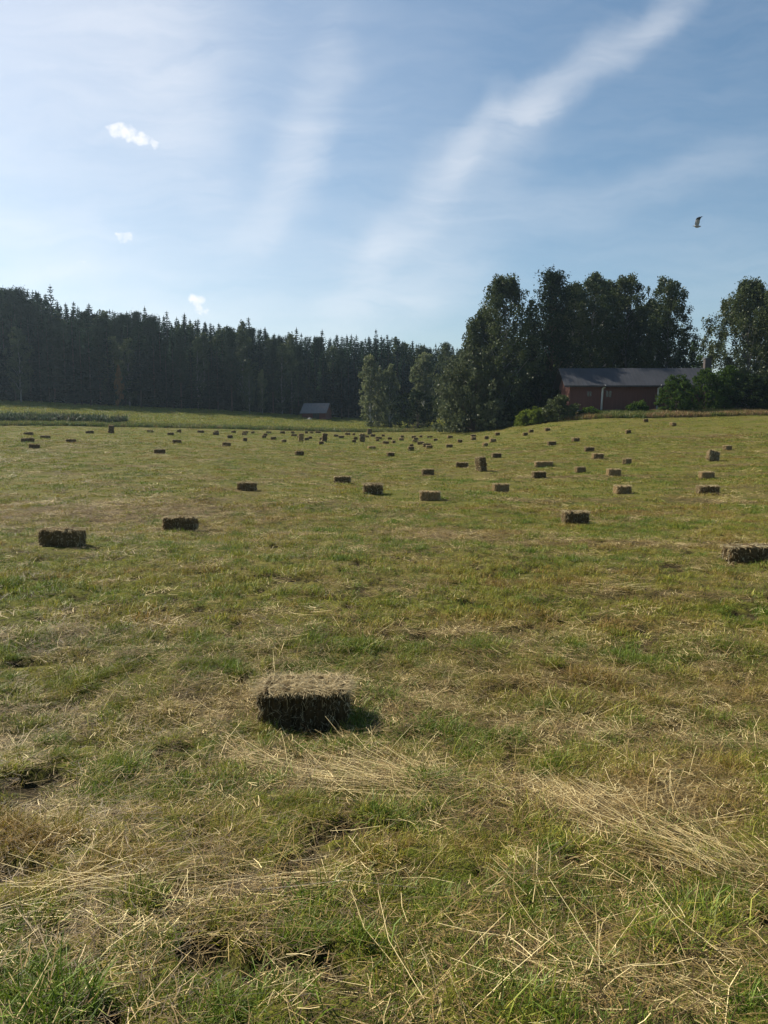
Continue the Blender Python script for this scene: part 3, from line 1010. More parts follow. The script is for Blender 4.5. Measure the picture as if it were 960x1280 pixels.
def broadleaf(H, Wd, prof, seed, lobes=22, sub=7, per=34, size=.34, weep=0.0, clump=.85, base=.12, m='birch', bark='birchbark', trad=None, peaks=None):
    """trunk with limbs, and a crown of leaf clumps hung round them; prof maps 0..1 height to relative radius"""
    r = np.random.default_rng(seed)
    L = []
    for i in range(lobes):
        h = base + (1 - base) * ((i + r.uniform(0, 1)) / lobes) ** .9
        rad = prof((h - base) / (1 - base)) * Wd / 2
        a = i * 2.399 + r.uniform(-.5, .5)
        q = r.uniform(.5, 1.0)
        L.append((math.cos(a) * rad * q, math.sin(a) * rad * q, h * H - .02 * H, max(.6, rad * .48)))
    for (px, pz, pr) in (peaks or []):
        for j in range(3):
            L.append((px + r.normal() * .3, r.normal() * .5, pz - j * pr * 1.3, pr * (.7 + .25 * j)))
    C = []
    for (x, y, z, lr) in L:
        for j in range(sub):
            d = r.normal(size=3)
            d /= np.linalg.norm(d)
            C.append((x + d[0] * lr * 1.05, y + d[1] * lr * 1.05, z + d[2] * lr * .95, clump * r.uniform(.5, 1.15)))
    C = np.array(C)
    P = []
    for (x, y, z, cr) in C:
        n = int(per * r.uniform(.5, 1.3))
        d = r.normal(size=(n, 3))
        d /= np.linalg.norm(d, axis=1)[:, None]
        p = d * (cr * r.uniform(.25, 1, n) ** .6)[:, None] * np.array([1, 1, .75])
        if weep:
            p[:, 2] -= np.abs(r.normal(size=n)) * weep * cr
            p[:, :2] *= (1 - .25 * np.clip(-p[:, 2] / max(weep * 2, .1), 0, 1))[:, None]
        P.append(p + np.array([x, y, z]))
    P = np.concatenate(P)
    P = P[P[:, 2] > .15]
    zmax = np.sort(P[:, 2])[-6]
    P[:, 2] *= H / zmax
    v, f = leaf_quads(P, size, r)
    crown = mesh('crown', v, f, M[m])
    tips = [(x, y, z) for (x, y, z, _) in L]
    trunk = tree_wood(H, trad or H * .011, tips, r, M[bark], top=.9)
    return trunk, crown


def spruce(H, Wd, seed, base=.08, m='spruce', whorls=None, droop=.35):
    r = np.random.default_rng(seed)
    V, Fq, off = [], [], 0
    whorls = whorls or int(H * 1.6)
    for i in range(whorls):
        u = (i + r.uniform(-.2, .2)) / whorls
        z = H * (base + (1 - base) * u)
        rad = Wd / 2 * (1 - u) ** .68 * r.uniform(.75, 1.12) + .16
        nb = 5 + int(4 * (1 - u) + r.uniform(0, 2))
        a0 = r.uniform(0, 6.28)
        for j in range(nb):
            a = a0 + 6.283 * j / nb + r.uniform(-.25, .25)
            ln = rad * r.uniform(.65, 1.15)
            dx, dy = math.cos(a), math.sin(a)
            dr = droop * (1 - u * 1.3)
            segs = max(2, int(ln / .55))
            for k in range(segs):
                q0, q1 = k / segs, (k + 1.25) / segs
                w = (.46 + .30 * (1 - q0)) * (.35 + .65 * (1 - u)) * r.uniform(.7, 1.3) + .06
                p0 = np.array([dx * ln * q0, dy * ln * q0, z - ln * dr * q0 + .18 * ln * q0 * q0])
                p1 = np.array([dx * ln * q1, dy * ln * q1, z - ln * dr * q1 + .18 * ln * q1 * q1])
                s = np.array([-dy, dx, r.uniform(-.35, .35)]) * w
                hang = np.array([0, 0, -r.uniform(.1, .5) * w * 1.6])
                V += [p0, p0 * .4 + p1 * .6 + s + hang, p1, p0 * .4 + p1 * .6 - s + hang]
                Fq.append((off, off + 1, off + 2, off + 3))
                off += 4
    # leader
    for k in range(5):
        z = H * (1 - .012 * k)
        a = r.uniform(0, 6.28)
        w = .10 + .05 * k
        V += [np.array([0, 0, z + .25]), np.array([math.cos(a) * w, math.sin(a) * w, z - .2]), np.array([0, 0, z - .45]), np.array([-math.cos(a) * w, -math.sin(a) * w, z - .2])]
        Fq.append((off, off + 1, off + 2, off + 3))
        off += 4
    crown = mesh('crown', np.array(V), np.array(Fq), M[m])
    b = MB()
    b.tube([(0, 0, -.4), (0, 0, H * .3), (0, 0, H * .7), (0, 0, H * .99)], [H * .011, H * .009, H * .005, .02], 6)
    return b.mesh('trunk', M['bark'], True), crown


def pine(H, Wd, seed, base=.5, m='pine', layers=11):
    r = np.random.default_rng(seed)
    tips, P = [], []
    for i in range(layers):
        u = i / (layers - 1)
        z = H * (base + (1 - base) * u * .97)
        rad = Wd / 2 * (1 - u ** 1.8 * .8) * r.uniform(.6, 1.1) * (.6 + .4 * min(1, u * 4))
        for j in range(4):
            a = i * 1.3 + j * 1.57 + r.uniform(-.4, .4)
            q = rad * r.uniform(.55, 1)
            tip = (math.cos(a) * q, math.sin(a) * q, z + q * .15)
            tips.append(tip)
            for c in range(4):
                cc = np.array(tip) * np.array([1 - .2 * c, 1 - .2 * c, 1]) + r.normal(size=3) * .35
                n = 52
                d = r.normal(size=(n, 3)) * np.array([.62, .62, .34])
                P.append(cc + d * 1.1)
    P = np.concatenate(P)
    P[:, 2] *= H / np.sort(P[:, 2])[-4]
    v, f = leaf_quads(P, .42, r, .6, .45)
    return tree_wood(H, H * .012, tips, r, M['pinebark'], top=.95, clear=base * .8), mesh('crown', v, f, M[m])


def plant(name, meshes, x, y_tip, Y, label, cat, group=None, h0=None, width=1.0, yb=None, rz=None):
    """stand a tree at column x and distance Y, as tall as the picture shows it"""
    t = ray(x, yb or 515)[0]
    X = t * Y
    z = float(zg(X, Y))
    H = ray(x, y_tip)[1] * Y - z
    s = H / h0
    o = thing(name, label, cat, (X, Y, z - .05), rng.uniform(0, 6.28) if rz is None else rz, group)
    o.scale = (s * width, s * width, s)
    tr, cr = meshes
    if tr is not None:
        obj('trunk', tr, o)
    obj('crown', cr, o)
    return o


# ---- the far forest
SKY_X = [-80, 0, 30, 55, 85, 110, 155, 200, 250, 300, 340, 400, 450, 500, 540, 570, 620]
SKY_Y = [350, 354, 358, 361, 376, 380, 386, 391, 397, 403, 409, 416, 416, 420, 428, 431, 436]
SPR = [spruce(25, 6.2 + .5 * (i % 4), 500 + i, [.10, .16, .06, .22][i % 4]) for i in range(7)]
PIN = [pine(25, 7, 520 + i, .30 + .06 * i, layers=14) for i in range(3)]
egg = lambda u: (math.sin(math.pi * min(1, u * .92 + .08)) ** .7)
tallp = lambda u: (.55 + .6 * u) * (1 - u ** 3) ** .8
FB = [broadleaf(20, 7.5, egg, 540 + i, 20, 6, 34, .62, .5, 1.2, .15, 'birch', 'greybark') for i in range(3)]
FG = 'trees of the far forest wall'
n_tree = 0
for row, (dy, step, lo, hi) in enumerate(((0, 10.5, .68, .88), (7, 10, .82, .97), (15, 9.5, .93, 1.02))):
    x = -55.0
    while x < 590:
        xx = x + rng.uniform(-3, 3)
        Y = np.interp(xx, FOREST_X, FOREST_Y) + dy + rng.uniform(-2.5, 2.5)
        ys = np.interp(xx, SKY_X, SKY_Y) + rng.normal() * 4.2
        yb = ray(xx, 540)[1]
        base = 540 - float(zg(ray(xx, 515)[0] * Y, Y)) / Y * 924
        tip = base - (base - ys) * rng.uniform(lo, hi)
        q = rng.uniform()
        if q < (.66 if row else .74):
            plant('spruce_tree', SPR[rng.integers(0, 7)], xx, tip, Y, 'dark pointed spruce packed into the far forest wall', 'spruce', FG, 25, rng.uniform(.8, 1.05))
        elif q < (.9 if row == 0 else .84):
            plant('pine_tree', PIN[rng.integers(0, 3)], xx, tip + 2, Y, 'dark pine with a bare lower trunk in the far forest wall', 'pine', FG, 25, rng.uniform(.75, 1.0))
        else:
            plant('birch_tree', FB[rng.integers(0, 3)], xx, tip + 5, Y, 'leafy green birch among the conifers of the far forest wall', 'birch', FG, 20, rng.uniform(.75, 1.0))
        n_tree += 1
        x += step
plant('spruce_tree', SPR[2], 70, 355, 182, 'tallest pointed spruce sticking out above the left forest skyline', 'spruce', FG, 25, .8)
plant('spruce_tree', SPR[0], 470, 411, 216, 'sharp spruce tip standing above the forest behind the birch clump', 'spruce', FG, 25, .8)
# deeper rows that close the wood: one mass
X, Y = [], []
for d in (24, 32, 41, 52):
    xs = np.arange(-90, 610, 8.5) + rng.uniform(-3, 3, len(np.arange(-90, 610, 8.5)))
    yy = np.interp(xs, FOREST_X, FOREST_Y) + d + rng.uniform(-3, 3, len(xs))
    X.append(np.array([ray(q, 515)[0] for q in xs]) * yy)
    Y.append(yy)
X, Y = np.concatenate(X), np.concatenate(Y)
n = len(X)
fp = []
for tr, cr in SPR[:4]:
    fp.append(bpy.data.objects.new('wood_tree', cr))
sk = np.interp(X / Y, [ray(q, 515)[0] for q in SKY_X], SKY_Y)
Hh = (540 - (sk + 3)) / 924 * Y - zg(X, Y)
scatter('forest', fp, np.stack([X, Y, zg(X, Y)], 1), np.stack([np.zeros(n), np.zeros(n), rng.uniform(0, 6.28, n)], 1), Hh / 25 * rng.uniform(.86, .97, n), rng.integers(0, 4, n), np.zeros(n), 'dark depth of the spruce wood behind the front trees', 'forest')

# forest edge: pale birches and small trees in front of the wall
for (x, tip, Yb, w, lab) in ((312, 452, 186, .55, 'slim pale green birch standing before the dark forest, left of the barn'), (328, 462, 188, .6, 'shorter pale birch close beside the slim one before the forest'),
                             (365, 438, 200, .6, 'tall thin birch at the forest edge above the barn'), (384, 470, 203, .6, 'low leafy birch behind the barn roof')):
    plant('birch_tree', FB[int(x) % 3], x, tip, Yb - 3, lab, 'birch', None, 20, w)
plant('spruce_tree', SPR[3], 427, 455, 198, 'short bushy conifer between the barn and the birch clump', 'spruce', None, 25, 1.25)
for (x, tip, hh, lab) in ((150, 456, 3, 'rust tinted young tree added for sunlight in a gap of the dark forest'),):
    plant('young_tree', broadleaf(6, 3, egg, 700, 9, 4, 26, .5, 0, .7, .1, 'sunglow', 'bark'), x, 458, 171, lab, 'tree', None, 6, .42)  # added tree; its leaf colour carries the sunlight of the gap

# ---- birch clump and dark bush in the middle
slim = lambda u: (.5 + .7 * u) * (1 - u ** 2.2) ** .75 + .02
MB1 = [broadleaf(15, 5.0, slim, 560 + i, 24, 6, 40, .46, .7, .85, .04, 'willow') for i in range(3)]
for (x, tip, Yb, w, i, lab) in ((463, 444, 166, 1.0, 0, 'left silvery birch of the clump at the far field edge'), (487, 455, 163, .95, 1, 'slender middle birch of the clump at the far field edge'),
                                (474, 460, 170, .9, 2, 'birch half hidden behind the silvery birch clump'), (530, 441, 166, 1.25, 1, 'broad silvery birch standing behind the dark round bush')):
    plant('birch_tree', MB1[i], x, tip, Yb, lab, 'birch', 'birches at the far field edge', 15, w)
rnd = lambda u: max(.1, math.sin(math.pi * min(1, .15 + u * .85))) ** .6
plant('round_bush', broadleaf(9, 9, rnd, 580, 26, 6, 40, .42, .2, .8, .02, 'alder', 'bark'), 522, 487, 152, 'dark round leafy bush reaching the ground at the field edge', 'bush', None, 9, .98)
plant('birch_tree', FB[1], 557, 428, 190, 'birch with a long bare white trunk between the dark bush and the grove', 'birch', None, 20, .75)

# ---- the grove beside the house
def birch_hero(H, Wd, prof, seed, **kw):
    Wd *= 1.22
    a = dict(lobes=46, sub=10, per=60, size=.38, weep=1.0, clump=.9, base=.04, m='birch', bark='greybark')
    a.update(kw)
    return broadleaf(H, Wd, prof, seed, **a)


col_ = lambda u: (.75 + .3 * math.sin(u * 3.0)) * (1 - u ** 4) ** .7
cone_ = lambda u: (1.0 - .75 * u) * (.7 + .3 * math.sin(min(1, u * 5) * 1.57)) + .02
GG = 'tall trees of the grove around the red house'
plant('willow_tree', broadleaf(12.5, 11, rnd, 600, 44, 8, 44, .42, .8, .8, .02, 'sallow', 'bark'), 594, 428, 122, 'silvery leafy willow reaching the ground at the grove edge', 'willow', None, 12.5, .85, 530)
plant('willow_tree', broadleaf(8, 7.5, rnd, 601, 28, 8, 40, .40, .8, .7, .02, 'sallow', 'bark'), 574, 470, 126, 'low silvery willow at the outermost edge of the grove', 'willow', None, 8, .8, 535)
plant('birch_tree', birch_hero(24, 11, tallp, 610, peaks=[(-1.6, 23.6, .8), (1.4, 23.9, .8)]), 628, 341, 122, 'tall two peaked birch on the left side of the grove', 'birch', GG, 24, 1.0, 525, 0)
plant('birch_tree', birch_hero(17, 6, col_, 611), 603, 385, 125, 'shorter birch leaning out from the left flank of the grove', 'birch', GG, 17, .9, 525, 1)
plant('pine_tree', pine(25, 13, 620, .12, layers=24), 688, 333, 124, 'tall dark pine with tufted top in the middle of the grove', 'pine', GG, 25, 1.05, 520, 2)
plant('spruce_tree', spruce(21, 9.5, 621, .03, whorls=46), 662, 372, 128, 'dark spruce filling the grove between the two peaked birch and the pine', 'spruce', GG, 21, 1.0, 520, 0)
plant('birch_tree', birch_hero(23, 9, tallp, 618), 714, 352, 129, 'birch between the pine and the wide hanging birch', 'birch', GG, 23, 1.0, 515, 1)
plant('birch_tree', birch_hero(23, 9, tallp, 619), 758, 350, 136, 'birch filling the gap between the wide hanging and round topped birches', 'birch', GG, 23, 1.0, 515, 1)
plant('birch_tree', birch_hero(24, 11, tallp, 612), 738, 340, 131, 'wide hanging birch right of the pine, behind the house', 'birch', GG, 24, 1.0, 515, 0)
plant('birch_tree', birch_hero(24, 11, tallp, 613), 779, 342, 134, 'round topped birch behind the middle of the house roof', 'birch', GG, 24, 1.0, 515, 1)
plant('birch_tree', birch_hero(24, 10.5, cone_, 614, base=.04), 831, 344, 128, 'dense pointed birch above the right part of the house roof', 'birch', GG, 24, 1.0, 515, 2)
plant('birch_tree', birch_hero(18, 9, col_, 615), 806, 375, 138, 'lower dark birch in the dip behind the roof', 'birch', GG, 18, 1.1, 515, 0)
plant('birch_tree', birch_hero(22, 12.5, lambda u: (.8 + .3 * math.sin(u * 3)) * (1 - u ** 3) ** .8, 616, weep=1.3, per=105), 932, 346, 120, 'big weeping birch at the right border, beside the chimney', 'birch', GG, 22, 1.0, 512, 1)
plant('birch_tree', birch_hero(19, 8, col_, 627, weep=1.2), 957, 366, 127, 'birch between the weeping birch and the one cut by the border', 'birch', GG, 19, 1.0, 512, 1)
plant('birch_tree', birch_hero(20, 8, col_, 617, weep=1.4), 985, 372, 126, 'birch cut by the right border behind the weeping birch', 'birch', GG, 20, 1.0, 512, 1)
plant('spruce_tree', SPR[5], 700, 395, 140, 'spruce deep inside the grove behind the house gable', 'spruce', GG, 25, 1.2, 515)
plant('spruce_tree', SPR[1], 640, 400, 138, 'spruce deep inside the grove behind the two peaked birch', 'spruce', GG, 25, 1.2, 520)
for (x, tip, lab) in ((757, 400, 'spruce in the dark behind the roof ridge, left one'), (846, 425, 'spruce in the dark behind the roof ridge, right one')):
    plant('spruce_tree', SPR[int(x) % 7], x, tip, 146, lab, 'spruce', GG, 25, 1.2, 515)
plant('small_tree', broadleaf(12, 6, egg, 640, 18, 6, 28, .45, .3, .9, .05, 'bush', 'bark'), 863, 426, 160, 'small tree seen through the gap left of the chimney', 'tree', None, 12, 1.0, 512)
plant('spruce_tree', SPR[4], 872, 428, 175, 'distant spruce tip showing just left of the chimney', 'spruce', None, 25, .9, 512)

for i in range(22):
    x = 596 + i * 12.4 + rng.uniform(-4, 4)
    tip = np.interp(x, [590, 620, 680, 740, 790, 860], [440, 385, 375, 385, 388, 440]) + rng.uniform(0, 26)
    plant('spruce_tree', SPR[i % 7], x, tip, 143 + (i * 7) % 24, 'dark spruce filling the shade deep inside the grove', 'spruce', 'spruces deep inside the grove', 25, rng.uniform(1.2, 1.5), 518)

# shrubs
def shrub(x, tip, Y, Wm, label, m='bush', seed=0, yb=512, group=None, name='shrub'):
    t = ray(x, yb)[0]
    z = float(zg(t * Y, Y))
    H = ray(x, tip)[1] * Y - z
    tr, cr = broadleaf(H, Wm, rnd, seed, int(12 + Wm * 3.5), 7, 44, .30, .1, .55, .0, m, 'bark', trad=.06)
    return plant(name, (tr, cr), x, tip, Y, label, 'bush', group, H, 1.0, yb, 0)


shrub(845, 468, 104.5, 4.4, 'light green rounded bush against the house wall', 'bush', 651)
shrub(880, 460, 106, 4.8, 'broad green bush in front of the chimney end of the house', 'bush', 652)
shrub(908, 457, 107, 4.4, 'green bush between the broad bush and the weeping birch', 'bush', 653)
shrub(938, 466, 105, 4.8, 'dark bush under the weeping birch', 'alder', 654)
shrub(965, 470, 104, 4.5, 'dark bush at the right border under the birch', 'alder', 655)
shrub(700, 493, 105, 3.9, 'rounded blue green shrub at the left end of the house', 'birch', 656)
shrub(672, 508, 107, 1.9, 'low bright yellow green bush on the crest below the grove', 'bright', 657, 520)
shrub(657, 512, 109, 2.2, 'smaller bright yellow green bush lowest on the crest', 'bright', 658, 524)
shrub(738, 508, 104, 2.4, 'low green bush at the foot of the red wall, left one', 'bush', 659)
shrub(797, 500, 105.5, 2.0, 'low dark bush at the foot of the red wall between the white pipes', 'bush', 660)
shrub(645, 500, 118, 6, 'dark leafy undergrowth bush beneath the two peaked birch', 'alder', 661, 524)
shrub(620, 498, 118, 5, 'grey green bush beneath the grove beside the willow', 'willow', 662, 528)
shrub(675, 470, 120, 7, 'tall dark bush beneath the pine', 'alder', 663, 520)

# undergrowth that closes the view below the crowns
ug = [bpy.data.objects.new('undergrowth_clump', broadleaf(3, 4.5, rnd, 680 + i, 16, 6, 34, .5, .2, .7, .0, 'alder', 'bark')[1]) for i in range(3)]
xs = rng.uniform(-80, 600, 900)
Y = np.interp(xs, FOREST_X, FOREST_Y) + rng.uniform(2, 55, 900)
X = np.array([ray(q, 515)[0] for q in xs]) * Y
xs2 = rng.uniform(585, 1000, 420)
Y2 = 124 + rng.uniform(0, 50, 420)
X2 = np.array([ray(q, 515)[0] for q in xs2]) * Y2
X, Y = np.concatenate([X, X2]), np.concatenate([Y, Y2])
n = len(X)
scatter('undergrowth', ug, np.stack([X, Y, zg(X, Y) - .2], 1), np.stack([np.zeros(n), np.zeros(n), rng.uniform(0, 6.28, n)], 1), rng.uniform(.5, 1.7, n), rng.integers(0, 3, n), np.zeros(n), 'dark bushes and saplings under the trees of the wood', 'undergrowth')

# ------------------------------------------------------------------ tall grass along the edges
T1 = [tuft(50 + i, 60, .5, (.2, .6), (.03, .055), (.05, .5), (.1, .6), 'weed') for i in range(4)]
T2 = [tuft(60 + i, 70, .6, (.6, 1.5), (.06, .13), (.05, .6), (.1, .9), 'reed') for i in range(4)]


def strip(n, px0, px1, d0, d1):
    xs = rng.uniform(px0, px1, n)
    t = np.array([ray(q, 530)[0] for q in xs])
    e = np.interp(t, EDGE_T, EDGE_Y)
    Y = e + rng.uniform(d0, d1, n)
    return t * Y, Y, xs


X, Y, xs = strip(2600, -60, 650, 0.2, 5)
lay('weeds', T1, X, Y, .7, 1.4, np.clip(.26 + rng.normal(size=len(X)) * .16 + .3 * (fbm(X * .2, Y * .2, 12) - .4), 0, 1), 'uncut dark green grass along the ditch at the far field edge', 'tall grass')
X, Y, xs = strip(420, -60, 165, 4, 14)
k = fbm(X * .22, Y * .22, 55, 3) > .46
X, Y = X[k], Y[k]
lay('weeds', T2, X, Y, .75, 1.35, np.clip(.25 + rng.normal(size=len(X)) * .2, 0, 1), 'tall grey green weeds in the ditch on the far left', 'weeds')
X, Y, xs = strip(5200, 560, 1040, 0.0, 8)
lay('weeds', T1, X, Y, .8, 1.35, np.clip(np.where(fbm(X * .25, Y * .25, 66, 3) > .50, .30, .72) + rng.normal(size=len(X)) * .15, 0, 1), 'uncut reddish and yellow grass along the crest before the house', 'tall grass')
X, Y, xs = strip(9000, -80, 600, 5, 60)
k = Y < np.interp(X / Y, FOREST_T, FOREST_Y) + 3
X, Y = X[k], Y[k]
lay('grass', G4, X, Y, 1.2, 2.2, np.clip(.38 + rng.normal(size=len(X)) * .15, 0, 1), 'unmown green meadow grass in front of the forest', 'meadow')

# ------------------------------------------------------------------ red house
M['redwall'] = surf_mat('red_boards', (.105, .042, .030), (.155, .063, .046), 1.2, .85, (6, 6, .25), .35)
M['roofmetal'] = surf_mat('dark_roof_sheet', (.020, .021, .026), (.034, .035, .042), .5, .6, (1, 1, 1), .1, .4)
M['white'] = surf_mat('white_paint', (.70, .70, .68), (.80, .80, .78), 3, .5)
M['glass'] = surf_mat('dark_glass', (.015, .018, .02), (.02, .024, .028), 2, .12, spec=.6)
M['brickdark'] = surf_mat('sooty_brick', (.045, .04, .04), (.09, .075, .07), 6, .9, bump=.5)
M['stone'] = surf_mat('grey_stone', (.18, .17, .16), (.30, .29, .27), 3, .95, bump=.4)

HY = 109.5
hx0, hx1 = ray(712, 500)[0] * HY, ray(884, 500)[0] * HY
hz = float(zg((hx0 + hx1) / 2, HY)) - .3
eave = ray(800, 480)[1] * HY
ridge = ray(800, 462)[1] * (HY + 3.6)
HL, HD = hx1 - hx0, 7.4
house = thing('red_house', 'long low red wooden house with a dark metal roof before the grove', 'house', ((hx0 + hx1) / 2, HY, hz), R(-1.5))
wh = eave - hz + .08
b = MB()
b.box((0, HD / 2, wh / 2), (HL, HD, wh))
obj('wall', b.mesh('wall', M['redwall']), house)
b = MB()          # the gable triangles
rh = ridge - eave
for s in (-1, 1):
    x = s * (HL / 2 - .06)
    b.add([(x - .05, .05, wh), (x - .05, HD - .05, wh), (x - .05, HD / 2, wh + rh - .1), (x + .05, .05, wh), (x + .05, HD - .05, wh), (x + .05, HD / 2, wh + rh - .1)],
          [(0, 1, 2), (3, 5, 4), (0, 3, 4, 1), (1, 4, 5, 2), (2, 5, 3, 0)])
obj('gable', b.mesh('gable', M['redwall']), house)
b = MB()
ov, oe = .75, .6
sl = rh / (HD / 2)
xl, xr = -HL / 2 - .9, HL / 2 + oe
for sgn in (0, 1):
    yo, zo = (-ov, wh + .02 - ov * sl) if not sgn else (HD + ov, wh + .02 - ov * sl)
    b.add([(xl, yo, zo), (xr, yo, zo), (xr, HD / 2, wh + rh), (xl, HD / 2, wh + rh), (xl, yo, zo + .14), (xr, yo, zo + .14), (xr, HD / 2, wh + rh + .14), (xl, HD / 2, wh + rh + .14)],
          [(0, 1, 2, 3), (4, 7, 6, 5), (0, 4, 5, 1), (1, 5, 6, 2), (3, 2, 6, 7), (0, 3, 7, 4)])
for i in range(int((xr - xl) / .6)):
    x = xl + .3 + i * .6
    for sgn in (0, 1):
        yo, zo = (-ov, wh + .02 - ov * sl) if not sgn else (HD + ov, wh + .02 - ov * sl)
        b.add([(x - .02, yo, zo + .141), (x + .02, yo, zo + .141), (x + .02, HD / 2, wh + rh + .141), (x - .02, HD / 2, wh + rh + .141),
               (x - .02, yo, zo + .18), (x + .02, yo, zo + .18), (x + .02, HD / 2, wh + rh + .18), (x - .02, HD / 2, wh + rh + .18)],
              [(0, 1, 2, 3), (4, 7, 6, 5), (0, 4, 5, 1), (1, 5, 6, 2), (3, 2, 6, 7), (0, 3, 7, 4)])
roof = obj('roof', b.mesh('roof', M['roofmetal']), house)
b = MB()
chx = ray(884, 450)[0] * (HY + 4) - (hx0 + hx1) / 2 - .15
ct = ray(884, 449)[1] * (HY + 4) - hz
b.box((chx, HD / 2 + .4, (wh + rh - .8 + ct) / 2), (.95, .8, ct - (wh + rh - .8)))
b.box((chx, HD / 2 + .4, ct + .06), (1.1, .95, .12))
b.box((chx, HD / 2 + .4, ct + .32), (1.25, 1.0, .05))
for sx in (-.5, .5):
    for sy in (-.35, .35):
        b.box((chx + sx, HD / 2 + .4 + sy, ct + .21), (.05, .05, .19))
obj('chimney', b.mesh('chimney', M['brickdark']), roof)
for px in (753, 822):
    x = ray(px, 500)[0] * HY - (hx0 + hx1) / 2
    b = MB()
    b.tube([(x + .3, -ov + .1, wh - .28), (x + .25, -ov + .15, wh - .45), (x, -.12, wh - .75), (x - .12, -.12, .2)], [.14] * 4, 8)
    obj('downpipe', b.mesh('downpipe', M['white'], True), house)
for px, w, h, zc in ((761, .9, 1.0, .66), (737, .7, .8, .66)):
    x = ray(px, 495)[0] * HY - (hx0 + hx1) / 2
    b = MB()
    zc = wh * zc
    for (cx, cz, sx, sz) in ((0, h / 2, w + .16, .08), (0, -h / 2, w + .16, .08), (-w / 2, 0, .08, h - .08), (w / 2, 0, .08, h - .08), (0, 0, .05, h - .08)):
        b.box((x + cx, -.03, zc + cz), (sx, .08, sz))
    f = obj('window', b.mesh('window', M['redwall']), house)
    b = MB()
    b.box((x, -.012, zc), (w - .08, .03, h - .08))
    obj('pane', b.mesh('pane', M['glass']), f)
b = MB()
b.box((0, -.06, .3), (HL + .1, .12, .6))
obj('plinth', b.mesh('plinth', M['stone']), house)
b = MB()
b.box(((xl + xr) / 2, -ov - .025, wh + .05 - ov * sl), (xr - xl, .05, .2))
obj('fascia', b.mesh('fascia', M['brickdark']), house)

# ------------------------------------------------------------------ little barn at the forest edge
M['barnwall'] = surf_mat('weathered_red_logs', (.10, .030, .020), (.17, .055, .035), 1.0, .9, (.3, .3, 5), .4)
M['barnroof'] = surf_mat('pale_tin_roof', (.11, .105, .105), (.17, .16, .16), 1.1, .8, (3, 1, 1), .1, .3, c3=(.20, .14, .11))
BY = 186
bx = ray(392, 515)[0] * BY
bz = float(zg(bx, BY)) - .2
barn = thing('red_barn', 'small weathered red barn with a pale tin roof at the forest edge', 'barn', (bx, BY, bz), R(-12))
bl, bd = 6.1, 5.5
bw = ray(392, 515)[1] * BY - bz
br = ray(392, 504.5)[1] * (BY + 2.5) - bz - bw
b = MB()
b.box((0, bd / 2, bw / 2), (bl, bd, bw))
for s in (-1, 1):
    x = s * (bl / 2 - .08)
    b.add([(x - .07, .05, bw), (x - .07, bd - .05, bw), (x - .07, bd / 2, bw + br - .1), (x + .07, .05, bw), (x + .07, bd - .05, bw), (x + .07, bd / 2, bw + br - .1)], [(0, 1, 2), (3, 5, 4), (0, 3, 4, 1), (1, 4, 5, 2), (2, 5, 3, 0)])
obj('wall', b.mesh('wall', M['barnwall']), barn)
b = MB()
sl = br / (bd / 2)
for sgn in (0, 1):
    yo = -.5 if not sgn else bd + .5
    zo = bw + .02 - .5 * sl
    b.add([(-bl / 2 - .4, yo, zo), (bl / 2 + .4, yo, zo), (bl / 2 + .4, bd / 2, bw + br), (-bl / 2 - .4, bd / 2, bw + br)] + [(-bl / 2 - .4, yo, zo + .1), (bl / 2 + .4, yo, zo + .1), (bl / 2 + .4, bd / 2, bw + br + .1), (-bl / 2 - .4, bd / 2, bw + br + .1)],
          [(0, 1, 2, 3), (4, 7, 6, 5), (0, 4, 5, 1), (1, 5, 6, 2), (3, 2, 6, 7), (0, 3, 7, 4)])
obj('roof', b.mesh('roof', M['barnroof']), barn)
b = MB()
b.box((.6, -.03, bw * .42), (1.7, .06, bw * .8))
b.box((.6, -.075, bw * .5), (1.6, .03, .14))
b.box((.6, -.075, bw * .2), (1.6, .03, .14))
obj('door', b.mesh('door', M['bark']), barn)


def rock(x, y, r0, label, seed):
    X, Y = ray(x, y)[0] * 180, 180.0
    z = float(zg(X, Y))
    import bmesh
    bm = bmesh.new()
    bmesh.ops.create_icosphere(bm, subdivisions=3, radius=r0)
    for v in bm.verts:
        n = float(fbm(v.co.x * 1.3 + v.co.y + 9, v.co.z * 1.4 - v.co.y + 9, seed, 3))
        v.co *= .6 + .8 * n
        v.co.z *= .7
    me = bpy.data.meshes.new('boulder')
    bm.to_mesh(me)
    bm.free()
    me.materials.append(M['white'] if seed == 3 else M['stone'])
    tag(obj('boulder', me, None, (X, Y, z + r0 * .25)), label, 'boulder')


rock(387, 524, .55, 'pale boulder lying in the meadow just below the barn', 4)

# ------------------------------------------------------------------ gull
M['gull'] = surf_mat('gull_feathers', (.42, .40, .38), (.55, .53, .50), 14, .8, c3=(.30, .29, .29))
M['gulltip'] = surf_mat('gull_wing_tips', (.03, .03, .03), (.06, .06, .06), 10, .8)
GY = 42.0
gt, gs = ray(871, 283)
gull = bpy.data.objects.new('gull', None)
v, f = [], []
prof = [(-.27, .004, .0), (-.22, .05, .0), (-.15, .035, .0), (-.08, .062, 0), (.0, .075, -.005), (.08, .07, -.003), (.14, .05, .008), (.175, .046, .022), (.205, .04, .024), (.225, .016, .018), (.265, .004, .008)]
k = 10
for (x, r_, z) in prof:
    flat = .35 if x < -.12 else 1
    for j in range(k):
        a = 2 * math.pi * j / k
        v.append((x, math.cos(a) * r_ * (1.5 if x < -.17 else 1), z + math.sin(a) * r_ * flat))
for i in range(len(prof) - 1):
    for j in range(k):
        f.append((i * k + j, i * k + (j + 1) % k, (i + 1) * k + (j + 1) % k, (i + 1) * k + j))
f += [tuple(range(k))[::-1], tuple((len(prof) - 1) * k + j for j in range(k))]
mi = [0] * len(f)
